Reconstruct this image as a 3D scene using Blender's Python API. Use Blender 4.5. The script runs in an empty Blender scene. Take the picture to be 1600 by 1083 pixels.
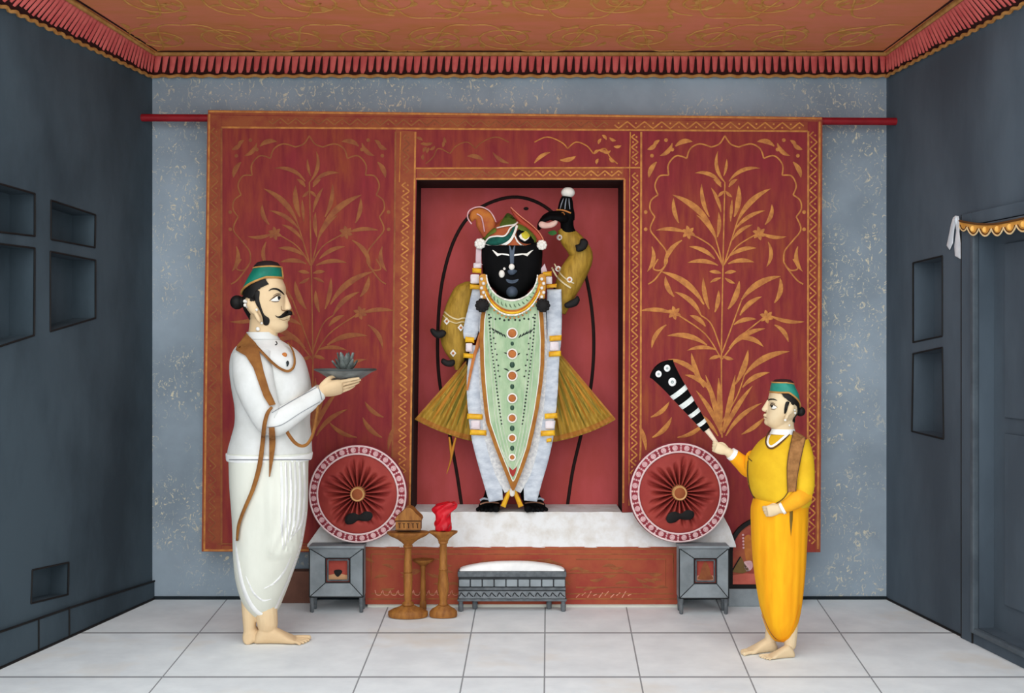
import bpy, bmesh, math, random
from mathutils import Vector, Matrix
from mathutils.bvhtree import BVHTree
from mathutils.geometry import tessellate_polygon, delaunay_2d_cdt
random.seed(7)
PI = math.pi
# ---------------------------------------------------------------- camera geometry (metres; y runs into the room)
F = 1782.0; CX = 800.0; CY = 538.0; H = 1.34
CAM = Vector((0, 0, H))
def P(u, v, Y): return Vector(((u-CX)*Y/F, Y, H-(v-CY)*Y/F))
COL = bpy.context.scene.collection

# ---------------------------------------------------------------- materials
def lin(c):
    out = []
    for x in c:
        x = x/255.0
        out.append(x/12.92 if x <= 0.04045 else ((x+0.055)/1.055)**2.4)
    return (out[0], out[1], out[2], 1.0)
def base_mat(name, rough, metal=0.0, spec=0.25):
    m = bpy.data.materials.new(name); m.use_nodes = True
    b = m.node_tree.nodes['Principled BSDF']
    b.inputs['Roughness'].default_value = rough; b.inputs['Metallic'].default_value = metal
    b.inputs['Specular IOR Level'].default_value = spec
    return m, m.node_tree.nodes, m.node_tree.links, b
def noise_fac(N, L, scale, detail, stretch, lo, hi, rough=0.6, dist=0.0):
    tc = N.new('ShaderNodeTexCoord'); mp = N.new('ShaderNodeMapping'); mp.inputs['Scale'].default_value = stretch
    nz = N.new('ShaderNodeTexNoise'); nz.inputs['Scale'].default_value = scale; nz.inputs['Detail'].default_value = detail
    nz.inputs['Roughness'].default_value = rough; nz.inputs['Distortion'].default_value = dist
    L.new(tc.outputs['Object'], mp.inputs['Vector']); L.new(mp.outputs['Vector'], nz.inputs['Vector'])
    mr = N.new('ShaderNodeMapRange'); mr.inputs['From Min'].default_value = lo; mr.inputs['From Max'].default_value = hi
    L.new(nz.outputs['Fac'], mr.inputs['Value'])
    return mr.outputs['Result'], nz.outputs['Fac'], tc
def mixc(N, L, fac, a, b):
    mx = N.new('ShaderNodeMix'); mx.data_type = 'RGBA'
    L.new(fac, mx.inputs[0])
    for s, i in ((a, 6), (b, 7)):
        if isinstance(s, tuple): mx.inputs[i].default_value = s
        else: L.new(s, mx.inputs[i])
    return mx.outputs[2]
def mat(name, c1, c2=None, scale=9, detail=6, stretch=(1, 1, 1), lo=.38, hi=.62, rough=.75, metal=0., bump=0., spec=.25):
    m, N, L, b = base_mat(name, rough, metal, spec)
    if c2 is None: c2 = tuple(x*.86 for x in c1)
    fac, raw, tc = noise_fac(N, L, scale, detail, stretch, lo, hi)
    L.new(mixc(N, L, fac, lin(c1), lin(c2)), b.inputs['Base Color'])
    if bump:
        bp = N.new('ShaderNodeBump'); bp.inputs['Strength'].default_value = bump; bp.inputs['Distance'].default_value = .01
        L.new(raw, bp.inputs['Height']); L.new(bp.outputs['Normal'], b.inputs['Normal'])
    return m

# ---------------------------------------------------------------- mesh collecting
def catmull(pts, n=6, closed=False):
    out = []; k = len(pts); D = len(pts[0])
    rng = range(k) if closed else range(k-1)
    for i in rng:
        if closed: p = [pts[(i-1) % k], pts[i], pts[(i+1) % k], pts[(i+2) % k]]
        else: p = [pts[max(i-1, 0)], pts[i], pts[i+1], pts[min(i+2, k-1)]]
        for j in range(n):
            t = j/n; t2 = t*t; t3 = t2*t
            out.append(tuple(.5*(2*p[1][d]+(p[2][d]-p[0][d])*t+(2*p[0][d]-5*p[1][d]+4*p[2][d]-p[3][d])*t2
                                  + (3*p[1][d]-p[0][d]-3*p[2][d]+p[3][d])*t3) for d in range(D)))
    if not closed: out.append(tuple(pts[-1]))
    return out
def inside(p, poly):
    x, y = p; c = False; n = len(poly); j = n-1
    for i in range(n):
        xi, yi = poly[i]; xj, yj = poly[j]
        if (yi > y) != (yj > y) and x < (xj-xi)*(y-yi)/(yj-yi)+xi: c = not c
        j = i
    return c
def resample(poly, step, closed=True):
    out = []; n = len(poly)
    for i in range(n if closed else n-1):
        a = poly[i]; b = poly[(i+1) % n]; d = math.hypot(b[0]-a[0], b[1]-a[1]); k = max(1, int(math.ceil(d/step)))
        for j in range(k): out.append((a[0]+(b[0]-a[0])*j/k, a[1]+(b[1]-a[1])*j/k))
    if not closed: out.append(poly[-1])
    return out
class MB:
    def __init__(s): s.v = []; s.f = []
    def add(s, vs, fs):
        o = len(s.v); s.v += [Vector(a) for a in vs]; s.f += [tuple(i+o for i in f) for f in fs]
    def box(s, x0, x1, y0, y1, z0, z1):
        s.add([(x0,y0,z0),(x1,y0,z0),(x1,y1,z0),(x0,y1,z0),(x0,y0,z1),(x1,y0,z1),(x1,y1,z1),(x0,y1,z1)],
              [(0,3,2,1),(4,5,6,7),(0,1,5,4),(1,2,6,5),(2,3,7,6),(3,0,4,7)])
    def pbox(s, u0, u1, v0, v1, Y0, Y1):      # box whose front face (at depth Y0) spans the given picture rectangle
        a = P(u0, v1, Y0); b = P(u1, v0, Y0); s.box(a.x, b.x, Y0, Y1, a.z, b.z)
    def rings(s, rs, cap=True):
        n = len(rs[0]); vs = [p for r in rs for p in r]; fs = []
        for i in range(len(rs)-1):
            for j in range(n):
                k = (j+1) % n; fs.append((i*n+j, i*n+k, (i+1)*n+k, (i+1)*n+j))
        if cap: fs.append(tuple(range(n-1, -1, -1))); fs.append(tuple((len(rs)-1)*n+j for j in range(n)))
        s.add(vs, fs)
    def rows(s, Y, rows, n=36, e=2.2, sub=4, cap=True):   # loft of horizontal rings: (v, uLeft, uRight, half depth m[, dy])
        rows = [tuple(r)+(0.,)*(5-len(r)) for r in rows]
        if sub > 1: rows = catmull(rows, sub)
        rs = []
        for v, a, b, ry, dy in rows:
            c = P((a+b)/2, v, Y); rx = abs(b-a)/2*Y/F; ring = []
            for j in range(n):
                t = 2*PI*j/n; ct = math.cos(t); st = math.sin(t)
                ring.append(c+Vector((rx*math.copysign(abs(ct)**(2/e), ct), dy+ry*math.copysign(abs(st)**(2/e), st), 0)))
            rs.append(ring)
        s.rings(rs, cap)
    def tube(s, pts, r, n=10, sub=5, flat=1.0, closed=False):     # pts 3-D, r number or list
        pts = [Vector(p) for p in pts]
        rr = r if isinstance(r, (list, tuple)) else [r]*len(pts)
        q = [(p.x, p.y, p.z, x) for p, x in zip(pts, rr)]
        if sub > 1: q = catmull(q, sub, closed)
        pts = [Vector(a[:3]) for a in q]; rr = [a[3] for a in q]; k = len(pts); rs = []; nrm = None
        for i in range(k):
            if closed: t = pts[(i+1) % k]-pts[i-1]
            else: t = pts[min(i+1, k-1)]-pts[max(i-1, 0)]
            t.normalize()
            if nrm is None:
                nrm = Vector((0, 1, 0)) if abs(t.y) < .9 else Vector((1, 0, 0))
            nrm = (nrm-t*nrm.dot(t)).normalized(); b = t.cross(nrm)
            rs.append([pts[i]+nrm*(math.cos(2*PI*j/n)*rr[i]*flat)+b*(math.sin(2*PI*j/n)*rr[i]) for j in range(n)])
        if closed: rs.append(rs[0]); s.rings(rs, False)
        else: s.rings(rs)
    def ell(s, c, rx, ry=None, rz=None, n=20, k=12, rot=None):
        ry = rx if ry is None else ry; rz = rx if rz is None else rz; c = Vector(c); rs = []
        for i in range(1, k):
            a = PI*i/k; ring = []
            for j in range(n):
                t = 2*PI*j/n; p = Vector((rx*math.sin(a)*math.cos(t), ry*math.sin(a)*math.sin(t), -rz*math.cos(a)))
                ring.append(c+(rot @ p if rot else p))
            rs.append(ring)
        s.rings(rs)
    def limb(s, pts, r, n=14, sub=6):          # tube with rounded ends
        s.tube(pts, r, n, sub); r = r if isinstance(r, (list, tuple)) else [r]*len(pts)
        s.ell(pts[0], r[0], n=14, k=8); s.ell(pts[-1], r[-1], n=14, k=8)
    def lathe(s, prof, c, n=40, axis='z', sy=1.0):     # prof: (radius, height)
        rs = []
        for r, h in prof:
            ring = []
            for j in range(n):
                t = 2*PI*j/n; a, b = max(r, 1e-4)*math.cos(t), max(r, 1e-4)*math.sin(t)*sy
                ring.append(Vector(c)+(Vector((a, b, h)) if axis == 'z' else Vector((a, -h, b))))
            rs.append(ring)
        s.rings(rs)
    def prism(s, polys, off):            # polys: list of closed 3-D loops (outer, holes...), off: Vector of extrusion
        tris = tessellate_polygon(polys); flat = [Vector(p) for l in polys for p in l]; n = len(flat)
        vs = flat+[p+Vector(off) for p in flat]; fs = []
        for t in tris: fs.append(tuple(t)); fs.append(tuple(i+n for i in reversed(t)))
        o = 0
        for l in polys:
            k = len(l)
            for i in range(k): fs.append((o+i, o+(i+1) % k, o+(i+1) % k+n, o+i+n))
            o += k
        s.add(vs, fs)
    def decal(s, outline, surf, off=0., thick=.004, puff=0., step=2.0, smooth=True, mirror=None, back=.003):
        # a raised piece lying on a surface: outline in picture px, surf a depth or a BVH tree
        if smooth: outline = catmull(outline, 5, True)
        ol = resample(outline, step); n = len(ol)
        xs = [p[0] for p in ol]; ys = [p[1] for p in ol]; pts = list(ol); dist = [0.]*n
        x = min(xs)+step*.5
        while x < max(xs):
            y = min(ys)+step*.5
            while y < max(ys):
                if inside((x, y), ol):
                    d = min(math.hypot(x-a, y-b) for a, b in ol)
                    if d > step*.6: pts.append((x, y)); dist.append(d)
                y += step
            x += step
        r = delaunay_2d_cdt([Vector(p) for p in pts], [], [list(range(n))], 1, 1e-5)
        ov, fs, orig = r[0], r[2], r[3]
        md = max(dist) or 1.; front = []; bk = []; last = None; dd = []
        for p, og in zip(ov, orig):
            dd.append(dist[og[0]] if og else 0.)
        for p, d0 in zip(ov, dd):
            w, last = hit(surf, p[0], p[1], last); d = (w-CAM).normalized()
            k = min(1., d0/md); h = off+thick+puff*math.sqrt(max(0., 1-(1-k)**2))
            front.append(w-d*h); bk.append(w+d*back)
        m = len(front); F2 = []
        cnt = {}
        for f in fs:
            F2.append(tuple(f)); F2.append(tuple(i+m for i in reversed(f)))
            for i in range(len(f)):
                a, b = f[i], f[(i+1) % len(f)]; cnt[(a, b)] = 1
        for a, b in cnt:
            if (b, a) not in cnt: F2.append((b, a, a+m, b+m))
        vs = front+bk; s.add(vs, F2)
        if mirror is not None:
            s.add([Vector((p.x, 2*mirror-p.y, p.z)) for p in vs], [tuple(reversed(f)) for f in F2])
    def strip(s, path, w, surf, sub=6, **k):           # a band of given px width along a px path
        q = [tuple(p)+(ww,) for p, ww in zip(path, w if isinstance(w, (list, tuple)) else [w]*len(path))]
        q = catmull(q, sub); L = []; R = []
        for i in range(len(q)):
            a = q[max(i-1, 0)]; b = q[min(i+1, len(q)-1)]; tx, ty = b[0]-a[0], b[1]-a[1]; l = math.hypot(tx, ty) or 1
            nx, ny = -ty/l, tx/l; hw = q[i][2]/2
            L.append((q[i][0]+nx*hw, q[i][1]+ny*hw)); R.append((q[i][0]-nx*hw, q[i][1]-ny*hw))
        s.decal(L+R[::-1], surf, smooth=False, **k)
    def ribbon(s, path, w, mf, lift=.0016, sub=5, closed=False):      # stitched line, ridge in the middle
        ws = w if isinstance(w, (list, tuple)) else [w]*len(path)
        q = [tuple(p)+(x,) for p, x in zip(path, ws)]
        if sub > 1: q = catmull(q, sub, closed)
        if closed: q.append(q[0])
        vs = []; fs = []; K = len(q)
        for i in range(K):
            a = q[max(i-1, 0)]; b = q[min(i+1, K-1)]; tx, ty = b[0]-a[0], b[1]-a[1]; l = math.hypot(tx, ty) or 1
            nx, ny = -ty/l, tx/l; hw = q[i][2]/2
            c, N = mf(q[i][0], q[i][1])
            vs += [mf(q[i][0]+nx*hw, q[i][1]+ny*hw)[0], c+N*lift, mf(q[i][0]-nx*hw, q[i][1]-ny*hw)[0]]
            if i:
                o = 3*i; fs += [(o-3, o-2, o+1, o), (o-2, o-1, o+2, o+1)]
        s.add(vs, fs)
    def leaf(s, a, b, bend, w, mf, k=8):
        mx, my = (a[0]+b[0])/2-(b[1]-a[1])*bend, (a[1]+b[1])/2+(b[0]-a[0])*bend; pts = []; ws = []
        for i in range(k+1):
            t = i/k; pts.append(((1-t)**2*a[0]+2*t*(1-t)*mx+t*t*b[0], (1-t)**2*a[1]+2*t*(1-t)*my+t*t*b[1]))
            ws.append(w*(.18+.82*math.sin(PI*min(1, t*.92+.04))**1.3) if t < 1 else w*.06)
        s.ribbon(pts, ws, mf, sub=1)
    def dot(s, c, r, mf, lift=.002, n=10):
        p, N = mf(*c); vs = [p+N*lift]+[mf(c[0]+r*math.cos(2*PI*i/n), c[1]+r*math.sin(2*PI*i/n))[0] for i in range(n)]
        s.add(vs, [(0, 1+i, 1+(i+1) % n) for i in range(n)])
    def bvh(s): return BVHTree.FromPolygons(s.v, s.f)
    def mir(s, Y):
        q = MB(); q.v = [Vector((p.x, 2*Y-p.y, p.z)) for p in s.v]; q.f = [tuple(reversed(f)) for f in s.f]; return q
    def build(s, name, m, parent=None, loc=None, smooth=True, bevel=0, subd=0, angle=50):
        o0 = wloc(parent) if parent else Vector(loc or (0, 0, 0))
        me = bpy.data.meshes.new(name); me.from_pydata([p-o0 for p in s.v], [], s.f); me.update()
        bm = bmesh.new(); bm.from_mesh(me); bmesh.ops.recalc_face_normals(bm, faces=bm.faces)
        bm.to_mesh(me); bm.free()
        return link(name, me, m, parent, o0 if not parent else None, smooth, bevel, subd, angle)
def link(name, me, m, parent, loc, smooth=True, bevel=0, subd=0, angle=50):
    o = bpy.data.objects.new(name, me); COL.objects.link(o); me.materials.append(m)
    if parent: o.parent = parent
    elif loc is not None: o.location = loc
    if bevel:
        b = o.modifiers.new('bevel', 'BEVEL'); b.width = bevel; b.segments = 2; b.limit_method = 'ANGLE'; b.angle_limit = math.radians(40)
    if subd:
        b = o.modifiers.new('sub', 'SUBSURF'); b.levels = subd; b.render_levels = subd
    if smooth: me.shade_smooth(); me.set_sharp_from_angle(angle=math.radians(angle))
    return o
def wloc(o):
    p = Vector((0, 0, 0))
    while o: p = p+o.location; o = o.parent
    return p
def hit(surf, u, v, last=None):
    if isinstance(surf, (int, float)): return P(u, v, surf), surf
    if callable(surf): return P(u, v, surf(u, v)), None
    d = (P(u, v, 1)-CAM).normalized(); h = surf.ray_cast(CAM, d)
    if h[0] is not None: return h[0], h[0].y
    y = last if last else 5.5
    nr = surf.find_nearest(P(u, v, y))
    nr = surf.find_nearest(P(u, v, nr[0].y))
    return P(u, v, nr[0].y), nr[0].y
def on(surf, u, v, off=.006):
    w, _ = hit(surf, u, v); return w-(w-CAM).normalized()*off
def remesh(mb, vox, smooth=3):
    me = bpy.data.meshes.new('tmp'); me.from_pydata(mb.v, [], mb.f); me.update()
    bm = bmesh.new(); bm.from_mesh(me); bmesh.ops.recalc_face_normals(bm, faces=bm.faces); bm.to_mesh(me); bm.free()
    o = bpy.data.objects.new('tmp', me); COL.objects.link(o)
    r = o.modifiers.new('r', 'REMESH'); r.mode = 'VOXEL'; r.voxel_size = vox
    if smooth: q = o.modifiers.new('s', 'SMOOTH'); q.factor = .5; q.iterations = smooth
    dg = bpy.context.evaluated_depsgraph_get(); dg.update()
    ev = o.evaluated_get(dg); m2 = bpy.data.meshes.new_from_object(ev)
    out = MB(); out.v = [v.co.copy() for v in m2.vertices]; out.f = [tuple(p.vertices) for p in m2.polygons]
    bpy.data.objects.remove(o); bpy.data.meshes.remove(me); bpy.data.meshes.remove(m2)
    return out
def thing(name, label, cat, loc=(0, 0, 0), group=None):
    o = bpy.data.objects.new(name, None); COL.objects.link(o); o.location = loc; o.empty_display_size = .05
    return tag(o, label, cat, group)
def tag(o, label, cat, group=None):
    o['label'] = label; o['category'] = cat
    if group: o['group'] = group
    return o
def struct(o): o['kind'] = 'structure'; return o
def smooth_depth(bvh, r=5):
    # depth of a cloth stretched over a surface: the nearest point around each spot
    def f(u, v):
        ys = []
        for du, dv in ((0, 0), (r, 0), (-r, 0), (0, r), (0, -r), (r*.7, r*.7), (-r*.7, r*.7), (r*.7, -r*.7), (-r*.7, -r*.7)):
            d = (P(u+du, v+dv, 1)-CAM).normalized(); h = bvh.ray_cast(CAM, d)
            if h[0] is not None: ys.append(h[0].y)
        if not ys: return hit(bvh, u, v)[1]
        ys.sort(); return sum(ys[:max(1, len(ys)//2)])/max(1, len(ys)//2)
    return f
def circ(c, r, n=16, ry=None): return [(c[0]+r*math.cos(2*PI*i/n), c[1]+(ry or r)*math.sin(2*PI*i/n)) for i in range(n)]

# ---------------------------------------------------------------- hands and feet
def foot(m, heel, ang, L, flip=1, toes=True, tz=1.0, ws=1.0):
    d = Vector((math.cos(ang), math.sin(ang), 0)); b = Vector((-d.y, d.x, 0))*flip*ws; heel = Vector(heel); rs = []
    prof = [(-.01, .05, .10), (.03, .11, .20), (.10, .14, .29), (.20, .145, .36), (.33, .14, .31), (.5, .155, .22), (.62, .185, .155), (.70, .185, .115), (.745, .16, .085)]
    for t, w, h in catmull(prof, 3):
        ring = []
        for j in range(16):
            a = 2*PI*j/16; sx = math.copysign(abs(math.cos(a))**.8, math.cos(a)); sz = math.sin(a)
            ring.append(heel+d*(t*L)+b*(sx*w*L)+Vector((0, 0, (h/2+h/2*math.copysign(abs(sz)**.8, sz))*L*tz)))
        rs.append(ring)
    m.rings(rs)
    if toes:
        for k, (y, l, r) in enumerate(((-.135, 1.0, .052), (-.055, .985, .034), (.02, .955, .032), (.088, .915, .031), (.15, .865, .030))):
            a = heel+d*(.66*L)+b*(y*.9*L)+Vector((0, 0, .06*L*tz)); e = heel+d*((l-r)*L)+b*((y*1.18)*L)+Vector((0, 0, r*L*tz))
            m.limb([a, (a+e)/2+Vector((0, 0, .012*L)), e], [r*L*.95*tz, r*L*.85*tz, r*L*tz], n=10, sub=3)
def hand(m, W, d, n, L, curl=(.2, .2, .2, .2), side=1, thumb=None, r=None, spread=.06):
    W = Vector(W); d = Vector(d).normalized(); n = Vector(n); n = (n-d*n.dot(d)).normalized(); b = d.cross(n)*side
    r = r or .046*L; rs = []
    for t, w, h in catmull([(-.06, .15, .12), (.04, .165, .125), (.2, .215, .14), (.38, .235, .125), (.5, .22, .10), (.54, .19, .07)], 3):
        ring = []
        for j in range(18):
            a = 2*PI*j/18; ring.append(W+d*(t*L)+b*(math.cos(a)*w*L)+n*(math.sin(a)*h*L))
        rs.append(ring)
    m.rings(rs)
    for k, (y, l) in enumerate(((.165, .46), (.06, .50), (-.055, .47), (-.16, .38))):
        p = W+d*(.48*L)+b*(y*L); a = 0.; pts = [p]; c = curl[k]; sp = y*spread*6
        for seg in (.45, .31, .24):
            a += c
            dr = (d*math.cos(a)+n*math.sin(a)+b*sp*.3).normalized(); p = p+dr*(l*seg*L); pts.append(p)
        m.limb(pts, [r*1.08, r, r*.93, r*.8], n=10, sub=4)
    t = thumb or ((.10, .16, .02), (.26, .30, .10), (.42, .33, .16), (.54, .30, .18))
    m.limb([W+d*(x*L)+b*(y*L)+n*(z*L) for x, y, z in t], [r*1.5, r*1.3, r*1.1, r*.9], n=10, sub=4)
# ---------------------------------------------------------------- palette
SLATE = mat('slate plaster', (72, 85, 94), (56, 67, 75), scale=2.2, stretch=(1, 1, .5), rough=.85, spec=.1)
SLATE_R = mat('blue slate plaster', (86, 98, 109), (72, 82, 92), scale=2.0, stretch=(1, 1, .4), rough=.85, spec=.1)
SLATE_D = mat('dark slate', (38, 46, 50), (30, 37, 41), rough=.85, spec=.1)
INK = mat('black ink', (20, 18, 18), (28, 26, 26), rough=.7)
BROWNBLACK = mat('charred brown', (28, 14, 12), (38, 18, 15), rough=.8)
RED = mat('shrine red', (188, 80, 82), (172, 70, 66), scale=5, stretch=(1, 1, .5), rough=.8)
BORDER = mat('rust border cloth', (154, 84, 52), (140, 62, 48), scale=12, rough=.85)
GOLD = mat('gold thread', (204, 136, 66), (172, 104, 54), scale=25, rough=.6)
GOLD2 = mat('dull gold thread', (154, 94, 52), (134, 72, 46), scale=16, rough=.7)
ROD = mat('red lacquer', (150, 26, 36), (130, 20, 30), rough=.45)
WHITE = mat('white cotton', (226, 226, 224), (210, 210, 206), scale=6, rough=.85, bump=.15)
WHITE2 = mat('cream cotton', (226, 226, 214), (212, 212, 200), scale=4, stretch=(1, 1, .4), rough=.85, bump=.2)
PURE = mat('bright white paint', (246, 245, 243), (232, 231, 230), rough=.7)
SKIN = mat('warm skin', (226, 198, 158), (215, 184, 144), scale=5, rough=.6)
SKIN_B = mat('pale skin', (226, 203, 166), (216, 190, 152), scale=6, rough=.6)
HAIR = mat('black hair', (14, 13, 13), (26, 22, 20), scale=30, rough=.6)
GREEN = mat('green silk', (22, 128, 104), (14, 92, 80), scale=7, rough=.5)
TRIM = mat('ochre trim', (196, 146, 84), (170, 118, 60), scale=20, rough=.7)
STOLE = mat('brown shawl cloth', (152, 102, 50), (128, 80, 38), scale=12, rough=.85, bump=.2)
GREY = mat('grey painted wood', (146, 154, 159), (126, 134, 138), scale=9, rough=.6)
GREY_D = mat('dark grey carving', (104, 109, 113), (82, 87, 91), scale=30, rough=.6)
PEWTER = mat('dull pewter', (136, 142, 142), (108, 114, 114), scale=18, rough=.5, metal=.2)
WOOD = mat('brown turned wood', (160, 106, 48), (128, 78, 34), scale=10, stretch=(4, 4, 1), rough=.6)
YELLOW = mat('yellow cotton', (232, 188, 36), (216, 168, 26), scale=6, rough=.8, bump=.15)
ORANGE = mat('saffron cotton', (250, 182, 22), (242, 160, 14), scale=5, stretch=(2.5, 2.5, .35), rough=.8, bump=.2)
SAGE = mat('sage green brocade', (176, 196, 160), (150, 178, 140), scale=14, stretch=(2, 2, .7), rough=.7)
SILVER = mat('silver white cloth', (206, 212, 220), (176, 184, 196), scale=16, stretch=(1, 1, 2), rough=.7, bump=.2)
OCHRE = mat('ochre gold cloth', (178, 140, 52), (146, 112, 36), scale=10, stretch=(5, 5, 1), rough=.65)
ORANGE_G = mat('orange streak cloth', (192, 132, 44), (176, 112, 36), scale=10, rough=.7)
OLIVE = mat('olive pleat cloth', (112, 104, 36), (130, 112, 40), rough=.7)
BRIGHT_GOLD = mat('bright gold', (236, 184, 40), (214, 150, 26), scale=20, rough=.4)
COPPER = mat('copper orange', (192, 116, 52), (170, 96, 40), scale=20, rough=.5)
BLACK = mat('black stone', (6, 6, 7), (11, 11, 13), rough=.7, spec=.08)
BLUEGREY = mat('blue grey paint', (84, 96, 112), (64, 74, 90), rough=.5)
PINK = mat('pale pink paint', (226, 186, 186), (206, 156, 160), scale=30, rough=.8)
CRIMSON = mat('crimson cloth', (150, 56, 66), (128, 44, 54), scale=14, rough=.85)
CUSH = mat('brick red satin', (168, 68, 58), (150, 54, 50), scale=5, rough=.7)
SCARLET = mat('scarlet silk', (204, 24, 38), (176, 14, 30), scale=14, rough=.35)
FRINGE = mat('rose red fringe', (218, 108, 102), (200, 88, 86), scale=14, rough=.85)
MAROON = mat('dark maroon cloth', (54, 20, 18), (40, 16, 14), rough=.9)
CANOPY = mat('terracotta canopy cloth', (232, 138, 106), (222, 138, 86), scale=3, stretch=(1, 3, 1), rough=.85)
PEARL = mat('pearl', (244, 240, 232), (230, 224, 214), rough=.3)

# back wall: worn blue grey limewash with cream flakes
def wall_mat():
    m, N, L, b = base_mat('worn blue grey limewash', .85, 0, .1)
    f1, r1, tc = noise_fac(N, L, 1.6, 5, (1, 1, 1), .35, .65)
    base = mixc(N, L, f1, lin((162, 176, 188)), lin((136, 149, 160)))
    f2, r2, _ = noise_fac(N, L, 26, 8, (1, 1, .75), .565, .605, .72, 2.2)
    f3, r3, _ = noise_fac(N, L, 2.4, 3, (1, 1, 1.0), .42, .54)
    mu = N.new('ShaderNodeMath'); mu.operation = 'MULTIPLY'; L.new(f2, mu.inputs[0]); L.new(f3, mu.inputs[1])
    c = mixc(N, L, mu.outputs[0], base, lin((216, 208, 184)))
    f4, r4, _ = noise_fac(N, L, 70, 2, (1, 1, 1), .70, .74)
    L.new(mixc(N, L, f4, c, lin((190, 190, 186))), b.inputs['Base Color'])
    return m
WALLB = wall_mat()
# floor: pale stone slabs; the joints fan out towards the front
def floor_mat():
    m, N, L, b = base_mat('pale stone slabs', .6, 0, .2)
    f1, r1, tc = noise_fac(N, L, 5, 7, (1, 1, 1), .35, .65)
    base = mixc(N, L, f1, lin((242, 247, 249)), lin((228, 233, 236)))
    f2, r2, _ = noise_fac(N, L, 1.3, 4, (1, 1, 1), .56, .74)
    base = mixc(N, L, f2, base, lin((230, 224, 214)))
    sx = N.new('ShaderNodeSeparateXYZ'); L.new(tc.outputs['Object'], sx.inputs[0])
    def mth(op, a, b_=None, c_=None):
        q = N.new('ShaderNodeMath'); q.operation = op
        for i, s in enumerate((a, b_, c_)):
            if s is None: continue
            if isinstance(s, (int, float)): q.inputs[i].default_value = s
            else: L.new(s, q.inputs[i])
        return q.outputs[0]
    X, Y = sx.outputs[0], sx.outputs[1]
    xx = mth('SUBTRACT', X, mth('MULTIPLY', Y, 58/F))
    den = mth('ADD', mth('MULTIPLY', Y, (CY-330)/F), H)
    q = mth('DIVIDE', xx, den)          # constant along one joint
    total = None
    for s in (-1.28, -.83, -.407, -.185, -.01+.0, .195, .43, .69, 1.05, -1.9, 1.6):
        d = mth('ABSOLUTE', mth('SUBTRACT', q, s)); l = mth('LESS_THAN', d, .0016); total = l if total is None else mth('MAXIMUM', total, l)
    for y in (F*H/(989.0-CY), F*H/(1058.0-CY), F*H/(1150.0-CY), F*H/(1290.0-CY)):
        d = mth('ABSOLUTE', mth('SUBTRACT', Y, y)); l = mth('LESS_THAN', d, .010); total = mth('MAXIMUM', total, l)
    L.new(mixc(N, L, mth('MULTIPLY', total, .75), base, lin((96, 98, 104))), b.inputs['Base Color'])
    return m
FLOORM = floor_mat()
def tap_mat():
    m, N, L, b = base_mat('crimson velvet', .9, 0, .1)
    f1, r1, tc = noise_fac(N, L, 3.0, 6, (1.6, 1, .7), .36, .66)
    c = mixc(N, L, f1, lin((141, 52, 58)), lin((148, 72, 50)))
    f2, r2, _ = noise_fac(N, L, 9, 6, (3, 1, .5), .4, .66)
    L.new(mixc(N, L, f2, c, lin((127, 46, 52))), b.inputs['Base Color'])
    return m
TAP = tap_mat()

# ---------------------------------------------------------------- the room
YB = 6.0; YW = 3.3           # back wall; front ends of the side walls (the hall is open beyond them)
LX, LK = -1.892, -.181          # left wall:  x = LX + LK*(6-y)
RX, RK = 1.970, .120            # right wall
def wx(side, Y): return LX+LK*(6-Y) if side < 0 else RX+RK*(6-Y)
def wn(side):                   # unit normal into the room
    k = LK if side < 0 else RK
    t = Vector((k, -1, 0)).normalized(); n = Vector((-t.y, t.x, 0)) if side < 0 else Vector((t.y, -t.x, 0))
    return n
def onwall(side, u, v, off=0.):
    x0, k = (LX, LK) if side < 0 else (RX, RK); a = (u-CX)/F; Y = (x0+6*k)/(a+k)
    return P(u, v, Y)+wn(side)*off
fl = MB(); fl.box(-3.6, 3.6, 0.2, 6.4, -.1, 0); struct(fl.build('floor', FLOORM, smooth=False))
ZT = 3.2
# back wall with the shrine opening cut through it
wb = MB()
A, B_ = P(636, 272, YB), P(982, 812, YB)
wb.prism([[(-1.95, YB, 0), (2.03, YB, 0), (2.03, YB, ZT), (-1.95, YB, ZT)],
          [(A.x, YB, B_.z), (A.x, YB, A.z), (B_.x, YB, A.z), (B_.x, YB, B_.z)]], (0, .12, 0))
struct(wb.build('wall_back', WALLB, smooth=False))
def side_wall(side, holes, m, name):
    n = wn(side); out = [Vector((wx(side, 6.12), 6.12, 0)), Vector((wx(side, YW), YW, 0)), Vector((wx(side, YW), YW, ZT)), Vector((wx(side, 6.12), 6.12, ZT))]
    loops = [out]+[[h[0] for h in hh] if False else hh for hh, _ in holes]
    w = MB(); tris = tessellate_polygon(loops); flat = [p for l in loops for p in l]
    w.add(flat, [tuple(t) for t in tris])
    w.add([p-n*.30 for p in out], [(0, 1, 2, 3)])           # outer face
    for i in range(4): w.add([out[i], out[(i+1) % 4], out[(i+1) % 4]-n*.30, out[i]-n*.30], [(0, 1, 2, 3)])
    o = struct(w.build(name, m, smooth=False))
    for hh, dep in holes:
        if dep is None: continue
        q = MB(); bk = [p-n*dep for p in hh]; k = len(hh)
        for i in range(k): q.add([hh[i], hh[(i+1) % k], bk[(i+1) % k], bk[i]], [(0, 1, 2, 3)])
        q.add(bk, [tuple(range(k))])
        oo = q.build('niche', m, o, smooth=False)
    return o
def quad(side, pts): return [onwall(side, *p) for p in pts]
LN = [quad(-1, [(-40, 276), (54, 303), (54, 369), (-40, 358)]), quad(-1, [(-40, 376), (54, 388), (53, 524), (-40, 554)]),
      quad(-1, [(79, 313), (149, 336), (148, 387), (79, 374)]), quad(-1, [(78, 393), (149, 407), (149, 497), (78, 518)]),
      quad(-1, [(50, 891), (107, 879), (106, 929), (48, 943)])]
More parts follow.
